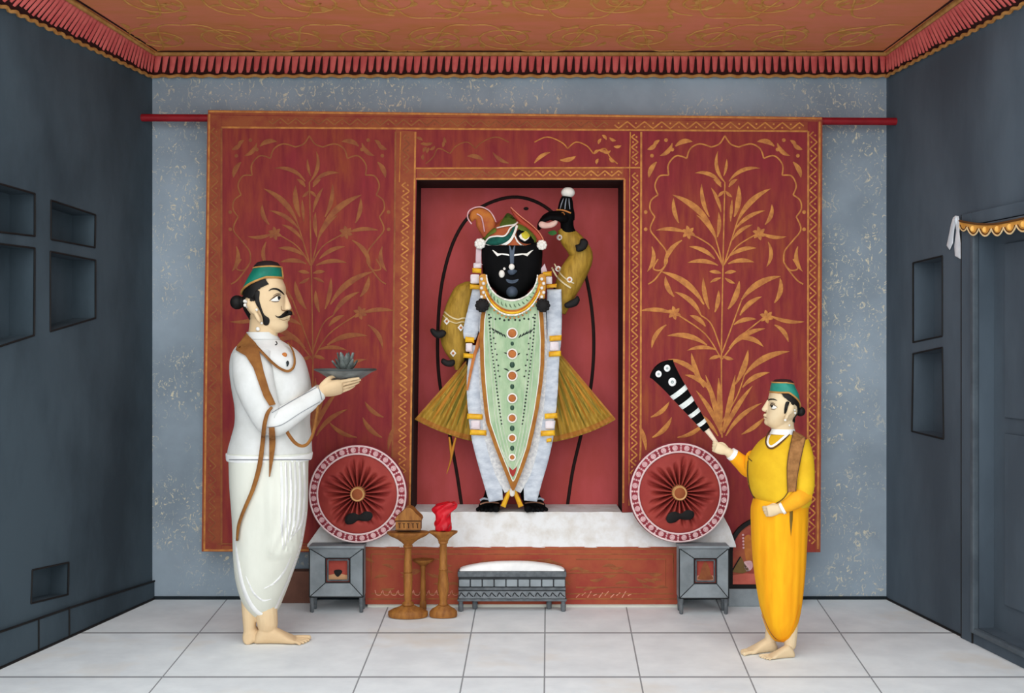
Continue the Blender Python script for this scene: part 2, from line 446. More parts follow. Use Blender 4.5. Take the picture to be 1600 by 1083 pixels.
wl = side_wall(-1, [(h, d) for h, d in zip(LN, (.12, .12, .12, .12, .09))], SLATE, 'wall_left')
# doorway on the right wall, in wall coordinates (depth, height)
def RWp(Y, z, off=0.): return Vector((wx(1, Y), Y, z))+wn(1)*off
DY0, DY1, DZ0, DZ1 = 5.08, 3.95, .075, 1.84
RN = [quad(1, [(1427, 411), (1473, 400), (1473, 525), (1427, 535)]), quad(1, [(1427, 553), (1473, 543), (1475, 686), (1425, 674)])]
door = [RWp(DY0, DZ0), RWp(DY1, DZ0), RWp(DY1, DZ1), RWp(DY0, DZ1)]
wr = side_wall(1, [(h, .11) for h in RN]+[(door, None)], SLATE_R, 'wall_right')
# thin dark lines drawn round each niche opening: a narrow edge moulding
for par, hs, side in ((wl, LN, -1), (wr, RN, 1)):
    for h in hs:
        e = MB(); n = wn(side)
        for i in range(4): e.tube([h[i]+n*.001, h[(i+1) % 4]+n*.001], .0045, n=6, sub=1)
        e.build('niche_edge', INK, par)
d1 = MB(); n = wn(1); bk = [p-n*.07 for p in door]
for i in range(4): d1.add([door[i], door[(i+1) % 4], bk[(i+1) % 4], bk[i]], [(0, 1, 2, 3)])
d1.add(bk, [(0, 1, 2, 3)])
dob = struct(d1.build('door_1', SLATE_R, smooth=False))
def wallbar(m, Ya, Yb, za, zb, o0, o1):
    c = [RWp(Y, z, o) for o in (o0, o1) for Y, z in ((Ya, za), (Yb, za), (Yb, zb), (Ya, zb))]
    m.add(c, [(0, 1, 2, 3), (7, 6, 5, 4), (0, 4, 5, 1), (1, 5, 6, 2), (2, 6, 7, 3), (3, 7, 4, 0)])
fr = MB(); wallbar(fr, 5.20, 5.115, 0, 1.93, 0, .018); wallbar(fr, 5.115, 3.85, 1.875, 1.93, 0, .018); wallbar(fr, 5.115, 3.85, 0, .05, 0, .012)
fr.build('door_frame', SLATE_R, dob, smooth=False, bevel=.003)
fr = MB(); wallbar(fr, 5.108, 5.08, .05, 1.87, 0, .028); wallbar(fr, 5.08, 3.85, 1.842, 1.87, 0, .028); wallbar(fr, 5.08, 3.85, .05, .075, 0, .028)
fr.build('door_moulding', mat('light slate', (84, 94, 102), (70, 79, 87), rough=.6), dob, smooth=False, bevel=.006)
fr = MB()
for za, zb in ((.2, .95), (1.02, 1.78)): wallbar(fr, 4.98, 4.3, za, zb, -.066, -.06)
fr.build('door_panel', SLATE_R, dob, smooth=False, bevel=.003)
# dark groove lines of the door case
fr = MB()
for Y in (5.205, 5.112): fr.tube([RWp(Y, .0, .012), RWp(Y, 1.93, .012)], .006, n=6, sub=1)
fr.build('door_groove', INK, dob)
# base course along the left wall, with two joints
bs = MB(); nl = wn(-1)
pts = [(6.0, .095), (5.2, .135), (4.2, .17), (YW, .19)]
for (Ya, za), (Yb, zb) in zip(pts, pts[1:]):
    a0, b0 = Vector((wx(-1, Ya), Ya, 0)), Vector((wx(-1, Yb), Yb, 0)); ua, ub = Vector((0, 0, za)), Vector((0, 0, zb)); o = nl*.012
    bs.add([a0+o, b0+o, b0+o+ub, a0+o+ua, a0+ua, b0+ub], [(0, 1, 2, 3), (3, 2, 5, 4)])
bl = struct(bs.build('baseboard_left', SLATE, smooth=False))
gr = MB(); gr.tube([Vector((wx(-1, y), y, z))+nl*.0125 for y, z in pts], .005, n=6, sub=1)
for u in (56, 104):
    a = onwall(-1, u, 1000); Y = a.y; gr.tube([Vector((wx(-1, Y), Y, 0))+nl*.0125, Vector((wx(-1, Y), Y, .14))+nl*.0125], .005, n=6, sub=1)
gr.build('joint_line', INK, bl)
for side, nm in ((-1, 'trim_1'), (1, 'trim_2')):           # dark line where wall meets floor
    q = MB(); nn = wn(side); q.tube([Vector((wx(side, Y), Y, .004))+nn*(.016 if side < 0 else .004) for Y in (5.99, YW)], .006, n=6, sub=1); struct(q.build(nm, INK))
q = MB(); q.box(wx(-1, 6), wx(1, 6), 5.985, 6.0, 0, .014); struct(q.build('baseboard_back', SLATE_D, smooth=False))

# shrine recess: dark reveal and red back slab with an arch line
YT = 5.865; YS = 6.15
a, b_ = P(650, 281, YT), P(975, 281, YT); zb = .477
q = MB()
out = [(a.x-.05, a.z+.05), (b_.x+.05, a.z+.05), (b_.x+.05, .40), (a.x-.05, .40)]
inn = [(a.x+.004, a.z-.004), (b_.x-.004, a.z-.004), (b_.x-.004, .42), (a.x-.020, .42)]
q.prism([[Vector((x, YT+.006, z)) for x, z in out], [Vector((x, YT+.006, z)) for x, z in inn]], (0, YS-YT-.006, 0))
struct(q.build('trim_3', BROWNBLACK, smooth=False))
slab = thing('shrine_slab', 'tall red slab with a thin dark arch line behind the idol', 'panel', (0, YS, .48))
q = MB(); q.box(a.x-.06, b_.x+.06, YS, YS+.05, .40, a.z+.06); q.build('slab_face', RED, slab, smooth=False)
q = MB(); ar = catmull([(722, 795), (713, 735), (699, 660), (686, 590), (684, 520), (691, 440), (712, 370), (745, 328), (800, 308), (850, 322), (890, 365), (915, 430), (927, 510), (925, 590), (910, 670), (895, 735), (886, 795)], 6)
q.tube([P(u, v, YS-.002) for u, v in ar], .009, n=8, sub=1, flat=.5); q.build('arch_line', BROWNBLACK, slab)
q = MB(); q.decal(circ((822, 326), 4, 10, 2.6), YS, thick=.003); q.build('stud', BROWNBLACK, slab)

# ---------------------------------------------------------------- canopy over the room
ZC = 2.865
cl, cr = lambda Y: -1.869-.0935*(5.97-Y), lambda Y: 1.96+.02*(5.97-Y)
can = thing('canopy', 'terracotta ceiling canopy with gold vines and a fringed rose valance', 'canopy', (0, 5.2, 2.74))
YF = 4.62
q = MB(); q.add([(cl(5.97), 5.97, ZC), (cr(5.97), 5.97, ZC), (cr(YF), YF, ZC), (cl(YF), YF, ZC)], [(0, 1, 2, 3)])
q.add([(cl(5.97), 5.97, ZC+.02), (cr(5.97), 5.97, ZC+.02), (cr(YF), YF, ZC+.02), (cl(YF), YF, ZC+.02)], [(3, 2, 1, 0)]); q.build('canopy_cloth', CANOPY, can, smooth=False)
def cmf(x, y): return Vector((x, y, ZC-.0015)), Vector((0, 0, -1))
vine = MB(); rr = random.Random(3)
for row, yc in enumerate((5.68, 5.08)):
    for i in range(11):
        x0 = -1.75+i*.345+(.17 if row else 0); sg = 1 if i % 2 else -1
        if x0 > 1.85: continue
        sp = []
        for k in range(26):
            t = k/25; ang = sg*(PI*.5+t*3.4*PI); r_ = .15*(1-t*.78)
            sp.append((x0+r_*math.cos(ang)*1.05, yc+r_*math.sin(ang)*1.35))
        vine.ribbon(sp, .013, cmf, lift=.003, sub=1)
        vine.ribbon([(x0-.17, yc-sg*.24), (x0-.05, yc-sg*.2), (x0+.05, yc+sg*.2), (x0+.17, yc+sg*.24)], .012, cmf, lift=.003)
        for k in range(13):
            t = rr.random()*2*PI; r_ = .03+.15*rr.random(); c = (x0+r_*math.cos(t), yc+r_*1.4*math.sin(t)); l = .05+.03*rr.random(); t2 = rr.random()*6.28
            vine.leaf(c, (c[0]+l*math.cos(t2), c[1]+1.5*l*math.sin(t2)), .2, .03, cmf, k=5)
vine.build('embroidered_vine', mat('canopy gold thread', (226, 166, 92), (206, 142, 70), scale=20), can)
q = MB()
ed = [(cl(YF)+.03, YF), (cl(5.94)+.03, 5.93), (cr(5.94)-.03, 5.93), (cr(YF)-.03, YF)]
q.ribbon(ed, .02, cmf, lift=.004, sub=1); q.build('dark_stripe', MAROON, can)
q = MB()
ed = [(cl(YF)+.008, YF), (cl(5.94)+.008, 5.955), (cr(5.94)-.008, 5.955), (cr(YF)-.008, YF)]
q.tube([Vector((x, y, ZC-.006)) for x, y in ed], .015, n=8, sub=1); q.build('gold_border', TRIM, can)
ZV = 2.742
corners = {'back': (Vector((cl(5.97), 5.97, ZC)), Vector((cr(5.97), 5.97, ZC)), Vector((wx(-1, 5.97)+.012, 5.968, ZV)), Vector((wx(1, 5.97)-.012, 5.968, ZV)), 96, -1),
           'left': (Vector((cl(YF), YF, ZC)), Vector((cl(5.97), 5.97, ZC)), Vector((wx(-1, YF)+.012, YF, ZV)), Vector((wx(-1, 5.97)+.012, 5.968, ZV)), 40, -1),
           'right': (Vector((cr(5.97), 5.97, ZC)), Vector((cr(YF), YF, ZC)), Vector((wx(1, 5.97)-.012, 5.968, ZV)), Vector((wx(1, YF)-.012, YF, ZV)), 40, -1)}
for key, (t0, t1, b0, b1, n, sg) in corners.items():
    nr = (t1-t0).cross(b0-t0).normalized()
    if nr.dot(Vector((0, 3, 1.4))-(t0+b1)/2) < 0: nr = -nr
    def bl_(s, t): return (t0*(1-s)+t1*s)*(1-t)+(b0*(1-s)+b1*s)*t
    q = MB(); vs = []; fs = []; K = n*8
    for i in range(K+1):
        s = i/K; sc = .98+.025*abs(math.sin(PI*s*n/2))
        vs += [bl_(s, 0), bl_(s, sc), bl_(s, sc)-nr*.004, bl_(s, 0)-nr*.004]
        if i: o = 4*i; fs += [(o-4, o-3, o+1, o), (o-3, o-2, o+2, o+1), (o-2, o-1, o+3, o+2)]
    q.add(vs, fs); va = q.build('valance', MAROON, can)
    q = MB(); rj = random.Random(n)
    for i in range(n):                       # the rounded tongues of the fringe
        s0, s1 = (i+.04)/n, (i+.96)/n; lp = .80+.08*rj.random(); wv = 0.78+.2*rj.random(); ws = []; vs = []; fs = []
        for k in range(7):
            t = lp*k/6; w = (1.0 if k < 2 else 1-.30*(k-1)/5)*(wv if k > 1 else 1.0); w *= (.62 if k == 6 else 1)
            sm = (s0+s1)/2; h = (s1-s0)/2*w
            vs += [bl_(sm-h, t)+nr*.001, bl_(sm-h*.5, t)+nr*.008, bl_(sm+h*.5, t)+nr*.008, bl_(sm+h, t)+nr*.001]
            if k: o = 4*k; fs += [(o-4, o-3, o+1, o), (o-3, o-2, o+2, o+1), (o-2, o-1, o+3, o+2)]
        fs.append((24, 25, 26, 27)); q.add(vs, fs)
    q.build('fringe', FRINGE, va)
    q = MB(); q.tube([bl_(i/(n*3), 1.0+.03*math.sin(i*2*PI/6))+nr*.006 for i in range(n*3+1)], .0085, n=6, sub=1); q.build('gold_braid', TRIM, va)

# ---------------------------------------------------------------- rod and tapestry
q = MB(); Yr = 5.893; a, b_ = P(219, 184, Yr), P(1409, 190, Yr)
q.tube([a, b_], .0195, n=16, sub=1); tag(q.build('curtain_rod', ROD, loc=(0, Yr, a.z)), 'long red rod the crimson tapestry hangs from', 'rod')
tap = thing('tapestry', 'large crimson wall hanging with gold flowering plants and wavy borders', 'tapestry', (0, YT, .2))
OUT = [(325, 172), (1285, 183), (1284, 500), (1282, 863), (1100, 863), (700, 863), (500, 863), (315, 862), (319, 500)]
HOLE = [(651, 281), (974, 281), (973, 560), (972, 806), (640, 806), (645, 560)]
q = MB(); q.prism([[P(u, v, YT) for u, v in OUT], [P(u, v, YT) for u, v in HOLE]], (0, .006, 0)); q.build('cloth', TAP, tap, smooth=False)
def tmf(u, v): return P(u, v, YT-.0012), Vector((0, -1, 0))
bd = MB()
def band(poly): bd.prism([[P(u, v, YT-.0009) for u, v in poly]], (0, .001, 0))
band([(325, 172), (1285, 183), (1285, 190), (325, 179)]); band([(1278, 190.6), (1285, 190.8), (1282, 863), (1274, 863)])
band([(324, 179.5), (345.7, 180), (345, 862), (315, 862)]); band([(346, 853), (600, 853), (600, 862), (346, 862)])
band([(346, 180.3), (1262, 190.6), (1262, 203), (346, 198)])
band([(618, 203), (651, 206), (640, 806), (612, 806)]); band([(651, 262), (974, 262), (974, 281), (651, 281)])
bd.build('border_band', BORDER, tap, smooth=False)
em = MB(); mu = MB()
def line(m, pts, w=2.6, sub=1): m.ribbon(pts, w, tmf, sub=sub)
def wave(m, a, b, amp, period, w=2.4, dots=True):
    L_ = math.hypot(b[0]-a[0], b[1]-a[1]); n = max(2, int(L_/period)); tx, ty = (b[0]-a[0])/L_, (b[1]-a[1])/L_; pts = []
    for i in range(n*8+1):
        t = i/(n*8)*L_; ph = (i % 8)/8*2*PI; s = math.asin(math.sin(ph))*2/PI*.75+.25*math.sin(ph)
        pts.append((a[0]+tx*t-ty*amp*s, a[1]+ty*t+tx*amp*s))
    m.ribbon(pts, w, tmf, sub=1)
    if dots:
        for i in range(n):
            for k, sg in ((.25, -1), (.75, 1)):
                t = (i+k)/n*L_; m.dot((a[0]+tx*t-ty*amp*sg*.55, a[1]+ty*t+tx*amp*sg*.55), 1.7, tmf, n=6)
line(em, [(326, 174), (1284, 185)], 3.2); line(em, [(346, 199), (1262, 205)], 3); line(em, [(1263, 205), (1262, 820), (1259, 858)], 3)
line(em, [(1281, 190), (1278, 858)], 3); wave(em, (1271, 206), (1268, 850), 5.5, 21)
wave(em, (960, 195), (1256, 197), 5, 26); wave(mu, (420, 189), (950, 195), 4.5, 24)
line(em, [(327, 178), (319, 858)], 3); line(mu, [(346, 199), (346, 852)], 3); wave(mu, (335, 200), (331, 845), 5.5, 22)
line(em, [(318, 860), (600, 860)], 3); line(mu, [(340, 850), (600, 850)], 2)
for x0, x1, m in ((618, 612, mu), (649, 640, em)): line(m, [(x0, 206), (x1, 800)], 2.8)
wave(em, (634, 285), (627, 795), 6, 18); line(em, [(626, 206), (624, 285)], 1.6); wave(mu, (635, 210), (634, 270), 5, 16)
line(em, [(976, 280), (974, 786)], 2.8); line(em, [(1002, 206), (1001, 700), (997, 790)], 3); line(em, [(984, 262), (983, 790)], 1.6)
wave(em, (993, 270), (990, 790), 5, 18); wave(em, (992, 210), (992, 258), 5, 16)
line(em, [(650, 279.5), (976, 279.5)], 3); line(em, [(650, 263), (1002, 262)], 2.4); line(em, [(985, 206), (984, 262)], 2); wave(em, (800, 271), (972, 271), 4, 20); wave(mu, (655, 272), (800, 271), 4, 20)
# header panel scrolls
for sg, m in ((1, em), (-1, mu)):
    X = lambda d: 815+sg*d
    m.ribbon([(X(20), 222), (X(40), 214), (X(62), 222), (X(72), 232)], 2, tmf); m.ribbon([(X(72), 232), (X(85), 222), (X(102), 228), (X(112), 240)], 2, tmf)
    m.ribbon([(X(112), 240), (X(130), 232), (X(138), 245), (X(150), 256)], 2, tmf)
    for k in range(9):
        c = (X(118+random.random()*45), 212+random.random()*42); t = random.random()*6.28; m.leaf(c, (c[0]+12*math.cos(t), c[1]+9*math.sin(t)), .25, 5, tmf, k=5)
    m.leaf((X(60), 250), (X(85), 244), .2, 7, tmf); m.leaf((X(20), 255), (X(45), 238), -.2, 6, tmf)
# the two flowering plants (picture crop units -> px)
C2 = lambda x, y: (980+x/2.0437, 170+y/2.0437)
LEAF = [((312, 235), (290, 135), -.3, 12), ((300, 238), (216, 205), .3, 13), ((325, 232), (424, 190), -.3, 13), ((308, 215), (318, 160), .1, 9),
 ((300, 250), (275, 225), .2, 12), ((325, 250), (352, 225), -.2, 12), ((312, 262), (290, 282), .1, 10), ((314, 262), (335, 282), .1, 10),
 ((272, 380), (145, 275), .18, 20), ((262, 345), (238, 240), -.15, 14), ((300, 330), (268, 252), .1, 12), ((342, 345), (356, 245), .12, 18), ((352, 360), (458, 255), -.2, 18), ((345, 385), (440, 325), -.2, 13),
 ((285, 420), (222, 340), .2, 15), ((288, 410), (292, 330), .1, 13), ((335, 420), (400, 370), -.2, 12), ((330, 360), (335, 290), 0, 10),
 ((190, 395), (92, 388), .15, 13), ((175, 420), (118, 502), .25, 15), ((165, 365), (148, 285), -.15, 14), ((425, 395), (508, 408), .2, 12), ((450, 425), (445, 505), -.3, 13), ((440, 370), (462, 305), .25, 14),
 ((290, 500), (193, 492), .2, 14), ((280, 480), (198, 440), .2, 14), ((322, 495), (405, 490), -.2, 14), ((328, 470), (412, 445), -.2, 14), ((300, 525), (262, 520), .1, 12), ((312, 525), (348, 520), -.1, 12), ((300, 540), (265, 555), .1, 10), ((312, 540), (345, 558), .1, 10),
 ((245, 625), (108, 520), .22, 20), ((150, 600), (122, 535), -.2, 16), ((236, 660), (152, 585), .22, 16), ((262, 640), (243, 540), -.1, 15), ((280, 650), (292, 580), .1, 14), ((322, 640), (358, 550), .15, 18), ((365, 610), (490, 535), -.22, 20), ((360, 660), (430, 600), -.2, 16), ((470, 620), (488, 540), .25, 16),
 ((150, 655), (42, 645), .15, 14), ((125, 690), (78, 765), .25, 14), ((250, 695), (200, 660), .2, 15), ((455, 660), (565, 680), .15, 13), ((470, 690), (515, 745), -.25, 14), ((340, 690), (412, 672), -.2, 14),
 ((255, 755), (128, 725), .22, 17), ((350, 735), (435, 760), -.3, 16), ((285, 770), (192, 772), .2, 13), ((325, 765), (440, 702), -.2, 17), ((300, 790), (262, 800), .1, 12), ((305, 790), (340, 800), .1, 12),
 ((235, 860), (130, 800), .22, 16), ((245, 890), (205, 780), -.1, 17), ((270, 905), (185, 850), .22, 16), ((345, 880), (386, 770), .12, 18), ((375, 850), (518, 775), -.22, 20), ((368, 890), (455, 842), -.2, 16),
 ((296, 1030), (250, 850), .05, 17), ((300, 1030), (292, 860), 0, 18), ((305, 1030), (345, 850), .03, 18), ((300, 1040), (220, 900), .1, 15), ((308, 1035), (400, 885), -.08, 16), ((290, 1045), (190, 960), .2, 15), ((315, 1045), (430, 940), -.18, 15),
 ((75, 985), (135, 935), .2, 14), ((80, 1050), (142, 985), .2, 16), ((60, 1090), (38, 1010), .1, 14), ((160, 1050), (250, 1000), .2, 14), ((365, 1040), (440, 985), .1, 14)]
STEM = [[(303, 1050), (301, 800), (306, 500), (312, 235)], [(305, 500), (270, 440), (205, 400)], [(308, 500), (350, 440), (410, 402)], [(301, 800), (250, 720), (165, 660)], [(303, 800), (360, 730), (435, 668)],
 [(300, 1000), (260, 900), (235, 860)], [(303, 1000), (350, 920), (375, 850)], [(303, 780), (270, 690), (236, 660)], [(303, 780), (340, 680), (365, 612)], [(305, 500), (290, 440), (272, 380)], [(309, 500), (330, 430), (352, 360)]]
def plant(m, fx, sc=1.0):
    for a, b, bend, w in LEAF:
        A_, B2 = fx(C2(*a)), fx(C2(*b)); m.leaf(A_, B2, bend*fx.sg, w/2.04*sc, tmf)
    for s in STEM: m.ribbon([fx(C2(*p)) for p in s], 2.2, tmf)
    for c in ((195, 395), (422, 398), (150, 652), (445, 664)):
        for k in range(6):
            t = k*PI/3+.3; p = fx(C2(*c)); m.leaf(p, (p[0]+11*math.cos(t), p[1]+11*math.sin(t)), .1, 6, tmf, k=5)
        m.dot(fx(C2(*c)), 2.6, tmf, lift=.004)
ARCH = [[(312, 86), (330, 112), (356, 122)], [(356, 122), (395, 112), (425, 128), (436, 158)], [(436, 158), (470, 150), (496, 178), (495, 212)], [(495, 212), (525, 215), (540, 245), (530, 275)],
        [(530, 275), (552, 292), (556, 320), (540, 345)], [(540, 345), (555, 385), (530, 420), (503, 455), (500, 490)], [(500, 490), (520, 515), (545, 510), (530, 480)], [(505, 500), (540, 545), (562, 560)]]
def arch(m, fx):
    for s in ARCH:
        for mir in (1, -1):
            m.ribbon([fx(C2(312+mir*(x-312)*(1 if mir > 0 else .98), y)) for x, y in s], 2.4, tmf)
    for mir in (1, -1):
        for a, b, bend, w in (((470, 120), (415, 105), .3, 16), ((480, 110), (520, 150), .3, 14), ((530, 110), (560, 130), .2, 14), ((530, 170), (555, 220), -.2, 16), ((540, 120), (520, 100), .2, 12), ((545, 440), (560, 520), .3, 14)):
            m.leaf(fx(C2(312+mir*(a[0]-312), a[1])), fx(C2(312+mir*(b[0]-312), b[1])), bend*mir*fx.sg, w/2.04, tmf)
        for c in ((500, 100), (545, 150), (480, 130), (565, 330), (565, 385)): m.dot(fx(C2(312+mir*(c[0]-312), c[1])), 3, tmf)
class FX:
    def __init__(s, sg, dx): s.sg = sg; s.dx = dx
    def __call__(s, p): return (p[0]+s.dx, p[1]) if s.sg > 0 else (2*1130.5+s.dx-p[0], p[1])
fr_, fl_ = FX(1, 0), FX(-1, -645)
pl = MB(); plant(pl, fr_); pl.build('flowering_plant', GOLD, tap); pl = MB(); plant(pl, fl_); pl.build('flowering_plant', GOLD2, tap)
pl = MB(); arch(pl, fr_); pl.build('cusped_arch', GOLD, tap); pl = MB(); arch(pl, fl_); pl.build('cusped_arch', GOLD2, tap)
em.build('gold_border', GOLD, tap); mu.build('dull_gold_border', GOLD2, tap)

# ---------------------------------------------------------------- altar step with white cloth and rust frontal
YP = 5.80; al = thing('altar_platform', 'low altar platform under a white cloth with a rust red frontal', 'platform', (0, YP, 0))
q = MB(); x0, x1 = P(490, 0, YP).x, P(1140, 0, YP).x
zf = P(0, 853, YP).z; q.box(P(574, 0, YP).x, P(1060, 0, YP).x, YP+.012, YT-.003, 0, zf-.01); q.build('plinth', WHITE2, al, smooth=False)
q = MB(); rs = []
xs = [(479, 517), (1152, 1128)]
rowpts = [(zf-.006, YP-.004, 480, 1150), (zf+.004, YP-.002, 480, 1150), (.40, YP+.026, 498, 1140), (zb-.006, YT-.010, 517, 1128), (zb, YT-.004, 519, 1127)]
N_ = 60; vs = []; fs = []
rn = random.Random(5)
for k, (z, y, ua, ub) in enumerate(rowpts):
    for i in range(N_+1):
        t = i/N_; p = P(ua+(ub-ua)*t, 0, y); vs.append((p.x, y+.002*math.sin(i*1.7+k), z+.002*math.sin(i*.9+k*2)))
for k in range(len(rowpts)-1):
    for i in range(N_): o = k*(N_+1)+i; fs.append((o, o+1, o+N_+2, o+N_+1))
q.add(vs, fs)
aL, aR = P(641, 0, YT).x, P(973, 0, YT).x
q.box(aL+.004, aR-.006, YT-.006, YS-.002, zb-.014, zb)
CLOTH_A = mat('worn white altar cloth', (226, 226, 226), (206, 200, 192), scale=14, detail=8, lo=.42, hi=.7, rough=.85)
q.build('altar_cloth', CLOTH_A, al)
q = MB(); p0, p1 = P(571, 0, YP), P(1061, 0, YP); q.box(p0.x, p1.x, YP-.004, YP+.008, .018, zf-.004); fo = q.build('frontal', mat('rust frontal cloth', (164, 84, 56), (150, 62, 50), scale=5, rough=.85), al, smooth=False)
def amf(u, v): return P(u, v, YP-.0046), Vector((0, -1, 0))
q = MB()
for ln in ([(573, 858), (1060, 858)], [(580, 866), (1052, 866)], [(580, 866), (580, 928), (1052, 928), (1052, 866)], [(573, 936), (1060, 936)], [(600, 874), (700, 874)], [(900, 874), (1040, 874), (1040, 918), (900, 918)]): q.ribbon(ln, 2.2, amf, sub=1)
for i in range(46):
    c = (585+i*10.2, 872+50*random.random()); t = random.choice((-.3, .3, 2.8, 3.5))+.3*random.random(); q.leaf(c, (c[0]+22*math.cos(t), c[1]+14*math.sin(t)), .2, 5, amf, k=6)
q.ribbon([(880, 896), (940, 895), (1030, 896)], 2, amf)
q.build('embroidery', GOLD2, fo)
q = MB()
for i in range(16): q.ribbon([(586+i*12, 922), (588+i*12, 929), (594+i*12, 930), (597+i*12, 924)], 1.3, amf)
PST = mat('pale pink thread', (214, 150, 128), (200, 130, 108)); q.build('pale_stitching', PST, fo); q = MB()
for i in range(10): q.ribbon([(900+i*9, 934-3*(i % 2)), (906+i*9, 928-2*(i % 3))], 1.5, amf, sub=2)
q.build('pale_stitching', PST, fo)
# ---------------------------------------------------------------- low tables with a picture panel
LINE = mat('dark seam', (34, 36, 38), (44, 46, 48), rough=.7)
def low_table(u0, u1, v0, v1, vleg, Y, label, scene):
    t = thing('low_table', label, 'table', (P((u0+u1)/2, 0, Y).x, Y+.05, 0), 'low tables beside the altar'); D = .10
    a, b = P(u0, v0, Y), P(u1, v1, Y); du = (u1-u0)
    q = MB(); q.box(a.x-.004, b.x+.004, Y-.004, Y+D, a.z-.014, a.z); q.build('table_top', GREY, t, smooth=False, bevel=.003)
    i0, i1, j0, j1 = u0+.30*du, u1-.245*du, v0+.24*(v1-v0), v1-.28*(v1-v0)
    q = MB(); O = [P(u0, v0+4, Y), P(u1, v0+4, Y), P(u1, v1, Y), P(u0, v1, Y)]; I = [P(i0, j0, Y+.022), P(i1, j0, Y+.022), P(i1, j1, Y+.022), P(i0, j1, Y+.022)]
    Ob = [Vector((p.x, Y+D-.004, p.z)) for p in O]; Ib = [Vector((p.x, Y+.045, p.z)) for p in I]
    for k in range(4):
        n = (k+1) % 4; q.add([O[k], O[n], I[n], I[k]], [(0, 1, 2, 3)]); q.add([O[k], O[n], Ob[n], Ob[k]], [(3, 2, 1, 0)]); q.add([I[k], I[n], Ib[n], Ib[k]], [(0, 1, 2, 3)])
    q.add(Ob, [(3, 2, 1, 0)]); fr = q.build('mitred_frame', GREY, t, smooth=False)
    q = MB()
    for k in range(4): q.tube([O[k]+Vector((0, -.001, 0)), I[k]+Vector((0, -.001, 0))], .0022, n=6, sub=1); n = (k+1) % 4; q.tube([O[k], O[n]], .003, n=6, sub=1); q.tube([I[k], I[n]], .0032, n=6, sub=1)
    q.build('seam_line', LINE, fr)
    q = MB(); e = 3.2; I2 = [P(i0+e, j0+e, Y+.020), P(i1-e, j0+e, Y+.020), P(i1-e, j1-e, Y+.020), P(i0+e, j1-e, Y+.020)]
    for k in range(4): n = (k+1) % 4; q.tube([I2[k]+Vector((0, .006, 0)), I2[n]+Vector((0, .006, 0))], .0045, n=6, sub=1)
    q.build('inner_moulding', GREY_D, t)
    Yp = Y+.040; c = P(i0, j0, Yp); d = P(i1, j1, Yp)
    q = MB(); q.box(c.x-.01, d.x+.01, Yp, Yp+.004, d.z-.01, c.z+.01); pp = q.build('picture_panel', mat('picture ground', (176, 78, 66), (160, 66, 56), rough=.8), t, smooth=False)
    cx, cy, w, h = (i0+i1)/2, (j0+j1)/2, i1-i0, j1-j0
    q = MB(); q.decal([(i0+2, j1-3), (i0+2, j1-.30*h), (cx, j1-.38*h), (i1-2, j1-.30*h), (i1-2, j1-3)], Yp, thick=.002, smooth=False, step=3); q.build('painted_seat', mat('tan paint', (206, 158, 116), (190, 140, 100)) if scene == 0 else mat('pink paint', (216, 140, 122), (206, 160, 130)), pp)
    q = MB()
    if scene == 0:
        q.decal([(cx-6, cy+1), (cx-2, cy-1), (cx+4, cy-1), (cx+7, cy+2), (cx+4, cy+7), (cx, cy+10), (cx-4, cy+7)], Yp, thick=.004, step=2); q.build('painted_pot', INK, pp)
    else:
        q.decal([(cx, j0+5), (cx+6, cy-5), (cx+8, cy+4), (cx+11, j1-7), (cx-11, j1-7), (cx-8, cy+4), (cx-6, cy-5)], Yp, thick=.004, step=2); q.build('painted_shrine', GOLD2, pp)
    for k, (x, y) in enumerate(((a.x+.011, Y+.012), (b.x-.011, Y+.012), (a.x+.013, Y+D-.012), (b.x-.013, Y+D-.012))):
        q = MB(); zt = P(0, v1, Y).z; q.lathe([(.006, 0), (.0095, .004), (.0105, zt*.45), (.009, zt*.5), (.012, zt*.75), (.012, zt+.004)], (x, y, 0), n=14); q.build('leg', GREY_D, t)
    return t
low_table(483.5, 567.5, 853, 933, 957, 5.685, 'grey low table near the white robed man, holding a picture of a dark pot', 0)
low_table(1061.5, 1138.5, 853, 935, 962, 5.650, 'grey low table near the yellow robed boy, holding a picture of a gold mound', 1)

